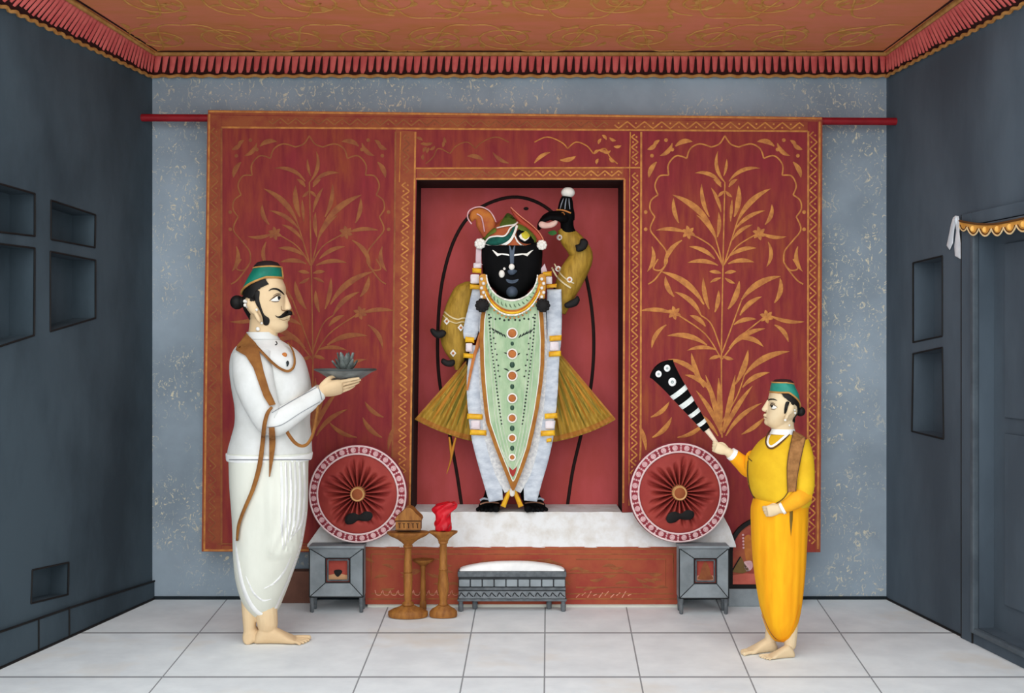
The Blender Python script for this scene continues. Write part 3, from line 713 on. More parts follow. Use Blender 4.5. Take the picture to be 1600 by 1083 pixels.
# ---------------------------------------------------------------- round pleated cushions
def cushion(uc, vc, Y, R_px, label, tilt, pat):
    s = Y/F; R = R_px*s; c = P(uc, vc, Y); t = thing('round_cushion', label, 'cushion', (c.x, Y, c.z-R), 'round cushions on the altar')
    Ri = R*.80; q = MB(); NR, NT = 26, 440; vs = []; fs = []
    for i in range(NR+1):
        r = .13*Ri+(Ri-.13*Ri)*i/NR; x = i/NR
        for j in range(NT):
            th = 2*PI*j/NT; w = .5+.5*math.cos(22*th+.5*math.sin(3*th)); g = w**1.7
            dep = .085*g*max(0, 1-x/(.80+.13*math.sin(5*th+pat)))**.8 if x < .95 else 0
            dome = -.028*math.sin(PI*min(1, x*.92+.08))
            vs.append((c.x+r*math.cos(th), Y-.012+dome+dep, c.z+r*math.sin(th)))
    for i in range(NR):
        for j in range(NT): k = (j+1) % NT; fs.append((i*NT+j, i*NT+k, (i+1)*NT+k, (i+1)*NT+j))
    q.add(vs, fs); q.build('pleated_face', CUSH, t, angle=80)
    q = MB(); q.lathe([(R*.3, -.045), (R*.9, -.045), (R*.985, -.030), (R, -.010), (R*.985, .012), (R*.97, .016), (Ri*.99, .020), (Ri*.97, .005), (Ri*.5, -.035)], (c.x, Y, c.z), n=120, axis='y'); rim = q.build('rim_band', CRIMSON, t)
    def rmf(u, v):
        r = math.hypot(u, v); f = min(1, max(0, (R*.97-r)/(R*.97-Ri*.99))); return Vector((c.x+u, Y-(.0165+.004*f), c.z+v)), Vector((0, -1, 0))
    q = MB()
    for rr in (R*.965, Ri*1.012): q.ribbon([(rr*math.cos(2*PI*i/90), rr*math.sin(2*PI*i/90)) for i in range(90)], .0085, rmf, lift=.003, sub=1, closed=True)
    q.build('white_piping', mat('white cord', (238, 216, 214), (226, 196, 196)), rim)
    q = MB(); n = 24; rn = random.Random(int(uc)); rm = (R*.965+Ri*1.012)/2; hw = (R*.965-Ri*1.012)/2
    for k in range(n):
        a = 2*PI*k/n+.1; p = (rm*math.cos(a), rm*math.sin(a)); m = rn.randint(4, 6); rad = hw*.74
        q.ribbon([(p[0]+rad*.78*math.cos(2*PI*i/10), p[1]+rad*.78*math.sin(2*PI*i/10)) for i in range(10)], .0055, rmf, sub=1, closed=True)
        for i in range(m):
            b = 2*PI*i/m+rn.random(); q.leaf(p, (p[0]+rad*.7*math.cos(b), p[1]+rad*.7*math.sin(b)), .25, .010, rmf, k=4)
        a2 = a+PI/n
        for i in range(3): 
            r0 = rm+(i-1)*hw*.6; q.dot((r0*math.cos(a2), r0*math.sin(a2)), .0055, rmf, n=6)
    q.build('pink_rosette', PINK, rim)
    q = MB(); q.lathe([(.001, .030), (R*.10, .030), (R*.135, .034), (R*.15, .026), (R*.155, -.03), (.001, -.03)], (c.x, Y, c.z), n=36, axis='y'); q.build('button_ring', mat('pale gold', (222, 178, 120), (200, 150, 92), rough=.5), t)
    q = MB(); q.lathe([(.001, .040), (R*.07, .038), (R*.11, .031), (R*.11, .02)], (c.x, Y, c.z), n=30, axis='y'); q.build('button', mat('brown button', (164, 92, 54), (150, 80, 46)), t)
    q = MB(); o = 1 if pat < 1 else 0
    ol = [(-21, 42), (-17, 33), (-7, 30), (2, 33), (10, 28), (20, 29), (23, 35), (18, 42), (8, 43), (0, 42), (-8, 47), (-17, 48)]
    q.decal([(uc+x+(1 if pat else 0), vc+y) for x, y in ol], Y-.036, thick=.005, puff=.006, back=.012); q.build('black_patch', INK, t)
    return t
cushion(559.5, 771.5, 5.745, 77.5, 'round brick red cushion behind the white robed man, with pink border', 0, 0)
cushion(1061, 769.5, 5.725, 79, 'round brick red cushion below the striped fly whisk, with pink border', 0, 1.3)

# ---------------------------------------------------------------- turned wooden stands
def stand(name, label, uc, Y, prof, sy=.62):     # prof: (v, half width px)
    s = Y/F; c = P(uc, CY, Y); pr = [(h*s, H-(v-CY)*s) for v, h in prof]; pr = [(r, z) for r, z in pr]
    return c, pr
YS1 = 5.60
def split_stand(label, uc, Y, base, shaft, tray, zoff, sy=.6, group=None):
    s = Y/F; cx = P(uc, CY, Y).x; t = thing('lamp_stand', label, 'stand', (cx, Y, 0), group)
    for nm, pr in (('base', base), ('column', shaft), ('top_plate', tray)):
        q = MB(); q.lathe([(h*s, max(0, H-(v-CY)*s+zoff)) for v, h in pr], (cx, Y, 0), n=40, sy=sy if nm != 'column' else 1); q.build(nm, WOOD, t)
    return t
z0 = -(H-(970-CY)*YS1/F)     # drop so that the foot meets the floor
split_stand('brown turned wooden stand carrying a small domed box', 637.5, YS1, [(969, .2), (969, 30), (966, 31.3), (961, 31), (957, 24), (953, 13), (951, 10), (951, .2)],
   [(952, 8), (950, 9.5), (948, 9), (945, 5.5), (935, 6.5), (920, 6.8), (902, 7.2), (900, 5.5), (899, 7), (880, 6), (862, 5), (860, 7.5), (858, 7.5), (856, 5), (855, 5)],
   [(857, .2), (857, 6), (853, 10), (848, 17), (843, 28), (839, 33), (836.5, 33), (836, 28), (836, .2)], z0)
split_stand('brown turned wooden stand carrying a scarlet cloth', 692.6, YS1, [(969, .2), (969, 21), (966, 22), (961, 21.5), (957, 18), (953, 11), (951, 9), (951, .2)],
   [(952, 6.5), (950, 8), (948, 6), (943, 6), (925, 9), (905, 7.5), (897, 6.5), (895, 8), (893, 6.5), (870, 6), (856, 5.5), (854, 7.5), (851, 7)],
   [(853, .2), (853, 7), (848, 9), (842, 16), (838, 22), (835.5, 22.5), (835, 19), (835, .2)], z0)
ZTOP = lambda v: H-(v-CY)*YS1/F+z0
YS2 = 5.74; z2 = -(H-(952-CY)*YS2/F)
split_stand('slim brown pedestal standing between the two wider wooden stands', 661, YS2, [(952, .2), (952, 4), (949, 5.5), (940, 5.5), (936, 4), (936, .2)],
   [(937, 4), (925, 4.6), (905, 4), (890, 3.4), (884, 4.5), (880, 4)], [(883, .2), (883, 4), (879, 8), (875, 16), (872, 17), (872, .2)], z2, sy=.8)
# box and scarlet cloth
q = MB(); t = thing('domed_box', 'small brown domed wooden box on the wider turned stand', 'box', P(637.5, 836, YS1))
dz = Vector((0, 0, z0)); Y0 = YS1-.045
q.prism([[P(u, v, Y0)+dz for u, v in ((618, 835.6), (618, 820), (657, 820), (657, 835.6))]], (0, .09, 0)); q.build('box_body', WOOD, t, smooth=False, bevel=.003)
q = MB(); ol = catmull([(617, 819), (619, 814), (627, 807), (633, 801), (638, 799), (644, 801.5), (650, 808), (657, 814.5), (659, 819)], 4)
q.prism([[P(u, v, Y0-.004)+dz for u, v in ol]], (0, .098, 0)); q.build('domed_lid', WOOD, t, smooth=False, bevel=.003)
q = MB()
for vv in (820, 834.5): q.tube([P(617.5, vv, Y0-.001)+dz, P(657.5, vv, Y0-.001)+dz], .003, n=6, sub=1)
for uu in (624, 631, 638, 645, 652): q.tube([P(uu, 824, Y0-.001)+dz, P(uu+.5, 831, Y0-.001)+dz], .0025, n=6, sub=1); q.tube([P(uu-2, 824, Y0-.001)+dz, P(uu+2, 824, Y0-.001)+dz], .002, n=6, sub=1)
q.build('carved_line', mat('dark wood line', (84, 52, 24), (70, 42, 20)), t)
q = MB(); rs = []
for v, a, b in catmull([(834.8, 684, 702), (832, 680, 705), (826, 678.5, 705), (818, 681, 705), (811, 680, 703), (806, 676.5, 706), (800, 676, 711), (795, 680, 714), (792, 692, 713), (790.5, 700, 709)], 3):
    c = P((a+b)/2, v, YS1)+dz; w = (b-a)/2*YS1/F; ring = []
    for j in range(24):
        th = 2*PI*j/24; k = 1+.13*math.sin(5*th+v*.35)+.06*math.sin(9*th-v*.2); ring.append(c+Vector((w*k*math.cos(th), .035*k*math.sin(th), .004*math.sin(3*th))))
    rs.append(ring)
q.rings(rs); tag(q.build('silk_cloth', SCARLET, loc=P(692, 835, YS1)+dz, subd=1), 'crumpled scarlet silk cloth on the narrower turned stand', 'cloth')

# ---------------------------------------------------------------- carved bench with a white cushion
YBn = 5.705; be = thing('carved_bench', 'low dark grey carved bench standing before the altar', 'bench', (P(800, 0, YBn).x, YBn+.04, 0))
a, b = P(715, 893, YBn), P(885, 893, YBn); D = .085
zv = lambda v: P(0, v, YBn).z
q = MB(); q.box(a.x, b.x, YBn, YBn+D, zv(902), zv(893.5)); q.build('seat_slab', GREY_D, be, smooth=False, bevel=.004)
q = MB(); q.box(a.x+.004, b.x-.004, YBn+.010, YBn+D-.004, zv(938), zv(902)); bd_ = q.build('body', mat('charcoal core', (58, 61, 64), (46, 48, 50)), be, smooth=False)
q = MB(); n = 9
for i in range(n): u0 = 717+i*18.6; q.pbox(u0, u0+17, 906, 917, YBn+.002, YBn+.02)
q.build('carved_block', GREY, be, smooth=False, bevel=.004)
q = MB(); q.pbox(716, 884, 918.5, 922.5, YBn, YBn+D-.002); q.build('moulding', GREY_D, be, smooth=False, bevel=.003)
q = MB(); q.pbox(716.5, 883.5, 924, 936, YBn+.004, YBn+.03); lp = q.build('carved_band', mat('mid grey', (128, 133, 137), (106, 111, 115), scale=40), be, smooth=False, bevel=.004)
q = MB()
for i in range(14): c = (722.5+i*11.9, 930); q.ribbon([(c[0]-5, c[1]+2), (c[0]-2, c[1]-3.5), (c[0]+1.5, c[1]), (c[0]+5, c[1]+2.5)], 1.6, lambda u, v: (P(u, v, YBn+.0035), Vector((0, -1, 0))))
q.build('scroll_line', LINE, lp)
q = MB(); q.pbox(714.5, 885.5, 936.5, 940, YBn-.002, YBn+D); q.build('lower_rail', GREY_D, be, smooth=False, bevel=.003)
for x, y in ((a.x+.015, YBn+.014), (b.x-.015, YBn+.014), (a.x+.085, YBn+D-.02), (b.x-.085, YBn+D-.02)):
    q = MB(); zt = zv(938); q.lathe([(.008, 0), (.013, .005), (.0135, zt*.6), (.010, zt*.7), (.015, zt)], (x, y, 0), n=14); q.build('leg', GREY_D, be)
q = MB(); rs = []
for x, h in [(-.265, .003), (-.26, .012), (-.23, .022), (-.16, .036), (-.08, .044), (0, .046), (.08, .045), (.16, .037), (.22, .025), (.255, .014), (.265, .003)]:
    ring = []
    for j in range(20):
        th = 2*PI*j/20; st = math.sin(th); ring.append(Vector(((a.x+b.x)/2+x, YBn+D/2+.036*math.copysign(abs(math.cos(th))**.6, math.cos(th)), zv(893.5)+(h if st > 0 else .001)*abs(st)**.7+.001)))
    rs.append(ring)
q.rings(rs); tag(q.build('seat_cushion', PURE, loc=((a.x+b.x)/2, YBn+D/2, zv(893.5)), subd=1), 'white domed cushion on the carved grey bench', 'cushion')

# ---------------------------------------------------------------- arched picture by the wall and brown block
YA = 5.832; ap = thing('arched_picture', 'black framed arched painting partly hidden behind the yellow robed boy', 'picture', (P(1192, 0, YA).x, YA, 0))
zA = lambda u, v, Y=YA: P(u, v, Y)
def archpts(u0, u1, vtop, vbot):
    r = (u1-u0)/2; c = ((u0+u1)/2, vtop+r*1.0); return [(u0, vbot)]+[(c[0]-r*math.cos(PI*i/20), c[1]-r*math.sin(PI*i/20)) for i in range(21)]+[(u1, vbot)]
q = MB(); q.prism([[P(u, v, YA) for u, v in archpts(1139, 1247, 809, 920)], [P(u, v, YA) for u, v in archpts(1145, 1241, 815, 914)]], (0, .022, 0)); q.build('arched_frame', INK, ap, smooth=False)
q = MB(); q.prism([[P(u, v, YA+.008) for u, v in archpts(1142, 1244, 812, 918)]], (0, .012, 0)); pp = q.build('painted_panel', mat('painted crimson ground', (150, 62, 58), (168, 92, 64), scale=8), ap, smooth=False)
q = MB(); q.decal([(1144, 913), (1144, 899), (1165, 896), (1241, 899), (1241, 913)], YA+.008, thick=.002, smooth=False, step=4); q.build('painted_ground', mat('coral paint', (206, 108, 92), (190, 92, 78)), pp)
q = MB(); q.decal([(1144, 894), (1158, 870), (1163, 880), (1172, 892), (1160, 896)], YA+.008, thick=.003, smooth=False); q.build('painted_hill', mat('olive paint', (132, 104, 62), (116, 90, 50)), pp)
q = MB(); q.strip([(1144, 892), (1151, 880), (1157, 870)], 1.8, YA+.006, thick=.002); q.build('painted_line', INK, pp)
q = MB()
for i in range(5): q.decal(circ((1161+.2*i, 836+i*5), 1.7, 8), YA+.008, thick=.003, smooth=False, step=1)
q.build('painted_bead_string', PINK, pp); q = MB(); q.decal([(1162, 880), (1165, 877), (1174, 877), (1176, 886), (1170, 893), (1164, 890)], YA+.008, thick=.003); q.build('painted_garland', PINK, pp)
q = MB(); q.decal([(1163, 842), (1172, 836), (1178, 850), (1176, 875), (1166, 876)], YA+.008, thick=.002); q.build('painted_figure', COPPER, pp)
q = MB(); zb0 = P(0, 920, YA).z; q.box(P(1138, 0, YA).x, P(1249, 0, YA).x, YA-.008, YA+.024, 0, zb0); q.build('base', GREY, ap, smooth=False, bevel=.004)
q = MB(); q.box(P(400, 0, 5.9).x, P(487, 0, 5.9).x, 5.90, 5.975, 0, P(0, 893, 5.9).z)
tag(q.build('wooden_block', mat('dull brown wood', (116, 78, 64), (100, 66, 54)), loc=(P(440, 0, 5.9).x, 5.94, 0), smooth=False, bevel=.004), 'dull brown block on the floor against the grey wall, behind the man', 'block')

# ---------------------------------------------------------------- door hanging and tied scarf
to = thing('door_valance', 'scalloped gold valance strung across the top of the doorway', 'valance', onwall(1, 1510, 350))
TOPL = catmull([(1499, 345), (1513, 348), (1528, 350), (1545, 350.5), (1562, 349), (1580, 345.5), (1600, 341), (1630, 333), (1665, 322), (1705, 309)], 16)
q = MB(); g = MB(); n = 9; K = n*10
EDG = [1499, 1511, 1529.5, 1549, 1568, 1588, 1610, 1634, 1662, 1694]
def vtop(u):
    for p, r in zip(TOPL, TOPL[1:]):
        if p[0] <= u <= r[0]: return p[1]+(r[1]-p[1])*(u-p[0])/max(1e-6, r[0]-p[0])
    return TOPL[-1][1]
def scal(i, off, f=1.0):
    k = min(n-1, i//10); ph = (i-k*10)/10; u = EDG[k]+(EDG[k+1]-EDG[k])*ph; h = (8.5+(11 if k else 7)*math.sin(PI*ph)**.8)*(1+.35*max(0, (u-1550)/150))
    Y = onwall(1, u, 350).y-off; return P(u, vtop(u), Y), P(u, vtop(u)+h*f, Y)
vs = []; fs = []
for i in range(K+1):
    a1, b1 = scal(i, .060); a2, b2 = scal(i, .050); vs += [a1, b1, b2, a2]
    if i: o = 4*i; fs += [(o-4, o-3, o+1, o), (o-3, o-2, o+2, o+1), (o-2, o-1, o+3, o+2), (o-1, o-4, o, o+3)]
q.add(vs, fs); vb = q.build('scalloped_cloth', mat('gold satin', (226, 168, 84), (204, 140, 60), scale=16, rough=.55), to, smooth=False)
g.tube([scal(i, .062)[1]+Vector((0, 0, .003)) for i in range(K+1)], .0036, n=6, sub=1); g.build('pale_edge', mat('pale gold cord', (240, 212, 164), (226, 190, 134)), vb)
g = MB(); g.tube([scal(i, .062)[0] for i in range(K+1)], .005, n=6, sub=1)
for k in range(n): g.tube([scal(k*10+j, .062, f)[1] for j, f in ((1, .55), (2, .72), (3, .78), (5, .80), (7, .78), (8, .72), (9, .55))], .0026, n=6, sub=2)
g.build('dark_cord', mat('brown cord', (104, 66, 30), (90, 56, 24)), vb)
BOSS = mat('bright satin', (244, 192, 104), (226, 168, 80))
for k in range(1, n): a1, b1 = scal(k*10+5, .063); g = MB(); g.ell(a1.lerp(b1, .42), .012, .004, .014, n=10, k=6); g.build('gold_boss', BOSS, vb)
sc = thing('tied_scarf', 'pale grey scarf tied at the corner of the doorway valance', 'scarf', onwall(1, 1494, 345))
SC = mat('pale grey cotton', (236, 242, 246), (212, 222, 230), scale=14, rough=.8, bump=.2)
def rwY(u, off=.05):
    return lambda u_, v_: (onwall(1, u_, v_, 0)+wn(1)*off).y
q = MB(); q.decal([(1489, 340), (1493, 337), (1498, 338), (1500, 350), (1499, 362), (1501, 380), (1501, 405), (1492, 400), (1491, 385), (1494, 360), (1492, 348)], rwY(0, .075), thick=.008, puff=.006, smooth=False); q.build('scarf_tail', SC, sc)
q = MB(); q.decal([(1489, 340), (1494, 342), (1491, 360), (1489, 380), (1484, 391), (1479, 384), (1483, 365), (1486, 350)], rwY(0, .065), thick=.008, puff=.006, smooth=False); q.build('scarf_tail', SC, sc)
q = MB(); q.ell(P(1495.5, 345, rwY(0, .075)(1495.5, 345)), .012, .012, .022); q.build('knot', SC, sc)
# ---------------------------------------------------------------- the idol
YI = 5.94; s = YI/F
idol = thing('idol', 'black stone idol in gold, green and white dress with one arm raised', 'statue', (0.0, YI, .477))
b = MB()
b.rows(YI-.05, [(362, 780, 820, .03), (372, 762, 838, .07), (388, 753, 847, .085), (410, 753, 847, .09), (430, 755, 845, .09), (445, 764, 836, .085), (456, 776, 824, .075), (464, 788, 812, .06), (468, 795, 805, .04)], n=48, e=2.6)
b.rows(YI-.125, [(392, 797, 803, .012), (405, 796.5, 803.5, .02), (418, 794, 806, .030), (424, 792, 808, .034), (430, 795, 805, .024)], n=20)
b.rows(YI-.12, [(433, 791, 809, .016), (437, 790, 810, .022), (441, 793, 807, .016)], n=20)      # lips
b.ell(P(800, 456, YI-.11), .026, .03, .03)
b.rows(YI, [(440, 778, 822, .06), (480, 770, 830, .06), (500, 752, 848, .07), (560, 752, 848, .075), (640, 756, 844, .075), (700, 764, 836, .07), (730, 772, 828, .06)], n=36)
zf0 = .477
for sg in (-1, 1):
    b.limb([P(800+sg*22, 700, YI), P(800+sg*25, 750, YI), Vector((P(800+sg*26, 0, YI).x, YI+.03, zf0+.07))], [.07, .055, .042])
    foot(b, (P(800+sg*28, 0, YI).x, YI+.085, zf0), -PI/2+sg*.20, .185, flip=sg, tz=1.9, ws=1.65)
# raised arm, then the arm on the hip
b.limb([P(855, 500, YI), P(882, 450, YI+.0), P(906, 398, YI+.01), P(888, 362, YI-.01), P(886, 342, YI-.04)], [.055, .05, .046, .036, .034])
hand(b, P(886, 338, YI-.05), (-1, -.08, .02), (-.0, .45, -1), .185, curl=(.45, .5, .55, .6), side=1, r=.0125, spread=.02, thumb=((.08, .14, .02), (.22, .22, .0), (.38, .2, -.01), (.52, .12, .0)))
b.limb([P(745, 500, YI), P(722, 490, YI+.015), P(713, 530, YI+.01), P(728, 556, YI)], [.05, .042, .032, .024])
hand(b, P(729, 558, YI), (.8, -.1, -.5), (0, 1, -.2), .10, curl=(.4, .4, .4, .4), side=-1, r=.008)
bm_ = remesh(b, .0035, 3); body = bm_.build('body', BLACK, idol, angle=180); BV = bm_.bvh()
# face details
def dec(name, m, outlines, surf, parent=idol, **k):
    q = MB()
    for o in outlines: q.decal(o, surf, **k)
    return q.build(name, m, parent)
dec('eye', PEARL, [[(769, 390.5), (772, 391.5), (778, 396), (786, 396), (795, 397.2), (796, 400), (790, 398.8), (784, 397.8), (777, 400.5), (773, 396)]], BV, smooth=False, thick=.003, step=1.5)
dec('eye', PEARL, [[(833.5, 390.5), (829, 392), (823, 396), (815, 396), (804, 397.2), (803, 400), (810, 399.2), (817, 397.8), (824, 400.5), (828, 396)]], BV, smooth=False, thick=.003, step=1.5)
dec('forehead_mark', BLUEGREY, [[(795, 379), (800, 392), (806, 378), (803.5, 395), (803, 412), (797, 412), (796.5, 395)]], BV, smooth=False, thick=.003, step=1.5)
dec('chin_jewel', BLUEGREY, [circ((800, 456.5), 9, 18)], BV, thick=.004, puff=.008)
dec('lip', BLUEGREY, [[(791, 436), (800, 438), (810, 436), (807, 441), (800, 443), (793, 441)], [(793, 423), (800, 421), (808, 423), (803, 429), (796, 429)]], BV, thick=.002, step=1.5)
q = MB(); q.ell(on(BV, 799.5, 417, .004), .015, .010, .016); q.build('nose_pearl', PEARL, idol)
q = MB(); q.ell(on(BV, 784, 428, .004), .015, .010, .020); q.ell(on(BV, 788, 420, .004), .007); q.build('nose_ring_pearl', PEARL, idol)
# turban
tb = MB(); tb.rows(YI-.035, [(339, 789, 800, .02), (345, 781, 810, .05), (353, 772, 822, .085), (362, 762, 832, .10), (371, 755, 840, .11), (380, 754, 845, .112), (386, 757, 843, .105)], n=40)
TB = tb.bvh(); tur = tb.build('turban', mat('rust turban cloth', (178, 92, 54), (152, 76, 44), scale=12), idol)
dec('green_fold', mat('leaf green silk', (104, 120, 42), (76, 96, 34), scale=12), [[(781, 353), (787, 340), (793, 333), (802, 338), (807, 349), (795, 353)], [(809, 350), (820, 354), (830, 362), (838, 372), (835, 380), (822, 366), (811, 360)], [(754, 372), (764, 362), (773, 356), (775, 362), (765, 368), (757, 376)]], TB, tur, thick=.006, puff=.006)
dec('emerald_band', mat('emerald enamel', (20, 92, 78), (12, 70, 60), scale=40), [[(759, 379), (766, 371), (776, 370), (788, 370), (796, 364), (802, 354), (805, 356), (801, 368), (793, 377), (780, 383), (766, 384)]], TB, tur, thick=.006, puff=.004)
q = MB()
q.strip([(757, 380), (764, 371.5), (775, 369), (787, 369), (793, 364), (797, 357), (805, 351), (809, 347)], 2.2, TB, off=.006, thick=.006)
q.strip([(757, 383), (770, 386), (784, 384), (796, 377), (803, 366), (808, 352)], [4, 4.5, 4.5, 4, 3.5, 3.5], TB, off=.006, thick=.008)
q.strip([(776, 356), (790, 353), (803, 351), (808, 348)], 2, TB, off=.006, thick=.006)
q.strip([(804, 368), (810, 379), (820, 385), (834, 386)], 2, TB, off=.006, thick=.006); q.strip([(807, 376), (814, 382.5), (824, 388.5), (836, 388)], 1.8, TB, off=.004, thick=.006)
q.build('white_edging', PEARL, tur)
dec('dark_lobe', BLACK, [[(807, 363), (812, 358), (822, 361), (832, 369), (837, 379), (826, 381), (815, 379), (808, 372)]], TB, tur, thick=.008, puff=.006)
dec('yellow_flower', mat('yellow petals', (218, 204, 62), (190, 180, 50)), [[(814, 366), (818, 363), (822, 361), (826, 365), (828, 369), (824, 374), (820, 375), (816, 371)]], TB, tur, off=.010, thick=.006, puff=.006)
dec('white_petal', PEARL, [[(811, 369), (814, 365), (816, 371), (820, 374), (827, 370), (826, 373), (820, 377), (813, 373)]], TB, tur, off=.012, thick=.006, smooth=False)
q = MB(); q.decal([(757, 374), (750, 364), (744, 352), (743, 343), (737, 347), (733, 340), (736, 330), (745, 325), (755, 325), (765, 330), (771, 338), (775, 350), (771, 362), (764, 370)], YI-.05, thick=.03, puff=.02); pl_ = q.build('plume', mat('orange plume', (188, 112, 48), (160, 74, 48), scale=12), tur)
q = MB(); q.tube([P(u, v, YI-.095) for u, v in ((737, 350), (731, 341), (732, 331), (740, 325), (752, 323.5), (764, 329), (771, 338), (775, 347))], .0035, n=8); q.tube([P(u, v, YI-.104) for u, v in ((745, 334), (752, 339), (755, 350), (757, 362))], .0035, n=8); q.build('pale_quill', PINK, pl_)
q = MB(); q.decal([(797, 325), (802, 327), (815, 340), (830, 352), (845, 365), (850, 374), (846, 382), (838, 376), (830, 364), (815, 352), (803, 338)], YI-.05, thick=.03, puff=.015); rb = q.build('red_ribbon', mat('brick ribbon', (178, 72, 52), (158, 60, 46)), tur)
q = MB(); q.tube([P(u, v, YI-.10) for u, v in ((798, 324), (812, 337), (830, 351), (843, 364), (850, 377))], .003, n=8); q.build('pale_cord', mat('peach cord', (222, 140, 110), (206, 120, 94)), rb)
for c, rr in (((750, 381), 8.5), ((846.5, 383), 8)):
    q = MB(); p = P(c[0], c[1], YI-.10)
    q.ell(p, rr*.7*s)
    for k in range(9): a_ = k*2*PI/9; q.ell(p+Vector((math.cos(a_)*rr*.62*s, -.004*(k % 2), math.sin(a_)*rr*.62*s)), rr*.42*s, n=10, k=7)
    q.build('pompom', PEARL, idol)
PKC = mat('pale pink cloth', (228, 206, 210), (212, 186, 192))
for o_ in ([(744, 386), (752, 386), (752, 412), (755, 414), (741, 415), (743, 410)], [(845, 420), (851, 412), (853, 418), (855, 424), (846, 427)]): dec('pendant_strip', PKC, [o_], YI-.07, thick=.012, puff=.004, smooth=False)
# skirt flares behind the body
q = MB()
def flare(pts_top, apex, lo, sg):
    n = 64; vs = []; fs = []; K = 10
    for k in range(K+1):
        r = k/K
        for i in range(n+1):
            t = i/n; e = (lo[0][0]*(1-t)**2+2*t*(1-t)*lo[1][0]+t*t*lo[2][0], lo[0][1]*(1-t)**2+2*t*(1-t)*lo[1][1]+t*t*lo[2][1])
            a_ = (pts_top[0][0]*(1-t)+pts_top[1][0]*t, pts_top[0][1]*(1-t)+pts_top[1][1]*t)
            u, v = a_[0]*(1-r)+e[0]*r, a_[1]*(1-r)+e[1]*r
            vs.append(P(u, v, YI-.01-.010*r*math.cos(t*n*PI/4)+.004*math.sin(t*9)))
    for k in range(K):
        for i in range(n): o = k*(n+1)+i; fs.append((o, o+1, o+n+2, o+n+1))
    m = len(vs); vs2 = [p+Vector((0, .012, 0)) for p in vs]
    fs2 = [tuple(j+m for j in reversed(f)) for f in fs]; rim = []
    for i in range(n): o = K*(n+1)+i; rim.append((o, o+1, o+1+m, o+m)); rim.append((i+1, i, i+m, i+1+m))
    for k in range(K):
        for o in (k*(n+1), k*(n+1)+n): rim.append((o, o+n+1, o+n+1+m, o+m))
    q.add(vs+vs2, fs+fs2+rim)
flL = (((741, 552), (760, 545)), ((649, 656), (700, 684), (760, 694))); flR = (((868, 545), (845, 545)), ((961, 656), (915, 684), (845, 694)))
rn = random.Random(4); HEM = mat('copper hem', (178, 122, 50), (160, 100, 40), scale=20)
for (top, lo), sg in ((flL, 1), (flR, -1)):
    q = MB(); flare(top, None, lo, sg); sk = q.build('flared_skirt', OCHRE, idol, angle=60); SKB = q.bvh()
    q = MB(); q2 = MB(); q3 = MB()
    def pt(t, r):
        e = (lo[0][0]*(1-t)**2+2*t*(1-t)*lo[1][0]+t*t*lo[2][0], lo[0][1]*(1-t)**2+2*t*(1-t)*lo[1][1]+t*t*lo[2][1]); a_ = (top[0][0]*(1-t)+top[1][0]*t, top[0][1]*(1-t)+top[1][1]*t)
        return (a_[0]*(1-r)+e[0]*r, a_[1]*(1-r)+e[1]*r)
    for i in range(13):
        t = .05+i*.072; r1 = .80+.12*rn.random(); r0 = .15+.3*rn.random()
        (q if i % 2 else q2).strip([pt(t, r0), pt(t, (r0+r1)/2), pt(t, r1)], [.8, 3.0+rn.random()*2, 1.0], SKB, sub=3, thick=.0015, back=.002, step=3)
    q3.strip([pt(k/12, .965) for k in range(13)], 7, SKB, sub=2, thick=.003, step=3)
    q3.strip([pt(.0, k/8) for k in range(9)], 3, SKB, sub=2, thick=.003, step=3)
    q.build('olive_pleat', OLIVE, sk); q2.build('orange_pleat', ORANGE_G, sk); q3.build('copper_hem', HEM, sk)
q = MB()
for p_ in ([(702, 683), (704, 700), (705, 716), (698, 740)], [(712, 684), (708, 700), (705, 716)]): q.tube([P(u, v, YI-.01) for u, v in p_], [.005, .007, .006, .002][:len(p_)], n=8)
q.build('hanging_tie', ORANGE_G, idol)
# sleeves
q = MB(); q.rows(YI+.01, [(440, 728, 748, .02), (448, 712, 748, .05), (465, 702, 744, .065), (485, 694, 740, .07), (510, 688, 738, .068), (530, 688, 736, .064), (548, 694, 734, .058), (560, 702, 728, .05), (570, 708, 722, .04), (578, 711, 718, .03)], n=32); SL = q.bvh(); sl = q.build('sleeve', OCHRE, idol)
q = MB(); q.strip([(694, 487), (704, 495), (715, 499), (724, 497), (738, 499)], 2.2, SL, thick=.006); q.strip([(692, 492), (700, 500), (712, 505), (722, 503), (734, 505)], 1.6, SL, thick=.006); q.build('cream_braid', mat('cream braid', (222, 204, 160), (206, 186, 140)), sl)
for cc in ((698, 502), (720, 512), (708, 552)): dec('jewel', PEARL, [[(cc[0]-5, cc[1]), (cc[0], cc[1]-6), (cc[0]+5, cc[1]), (cc[0], cc[1]+6)]], SL, sl, smooth=False, thick=.006); dec('ruby', COPPER, [circ(cc, 2, 8)], SL, sl, smooth=False, off=.006, thick=.004, step=1)
q = MB(); q.tube([P(u, v, YI+.0) for u, v in ((872, 488), (882, 458), (894, 430), (908, 402), (900, 384), (890, 372), (880, 356))], [.040, .060, .070, .062, .056, .052, .034], n=24); SL2 = q.bvh(); sl = q.build('sleeve', OCHRE, idol)
q = MB(); q.strip([(862, 418), (870, 432), (880, 442), (892, 450)], 2.4, SL2, thick=.006); q.strip([(866, 412), (876, 428), (886, 437), (897, 443)], 2, SL2, thick=.006); q.build('cream_braid', mat('cream cord', (224, 208, 170), (208, 190, 150)), sl)
for cc in ((872, 420), (890, 437), (874, 371)): dec('jewel', PEARL, [circ(cc, 4.5, 10)], SL2, sl, thick=.006); dec('gem', COPPER, [circ(cc, 2.2, 8)], SL2, sl, smooth=False, off=.006, thick=.004, step=1)
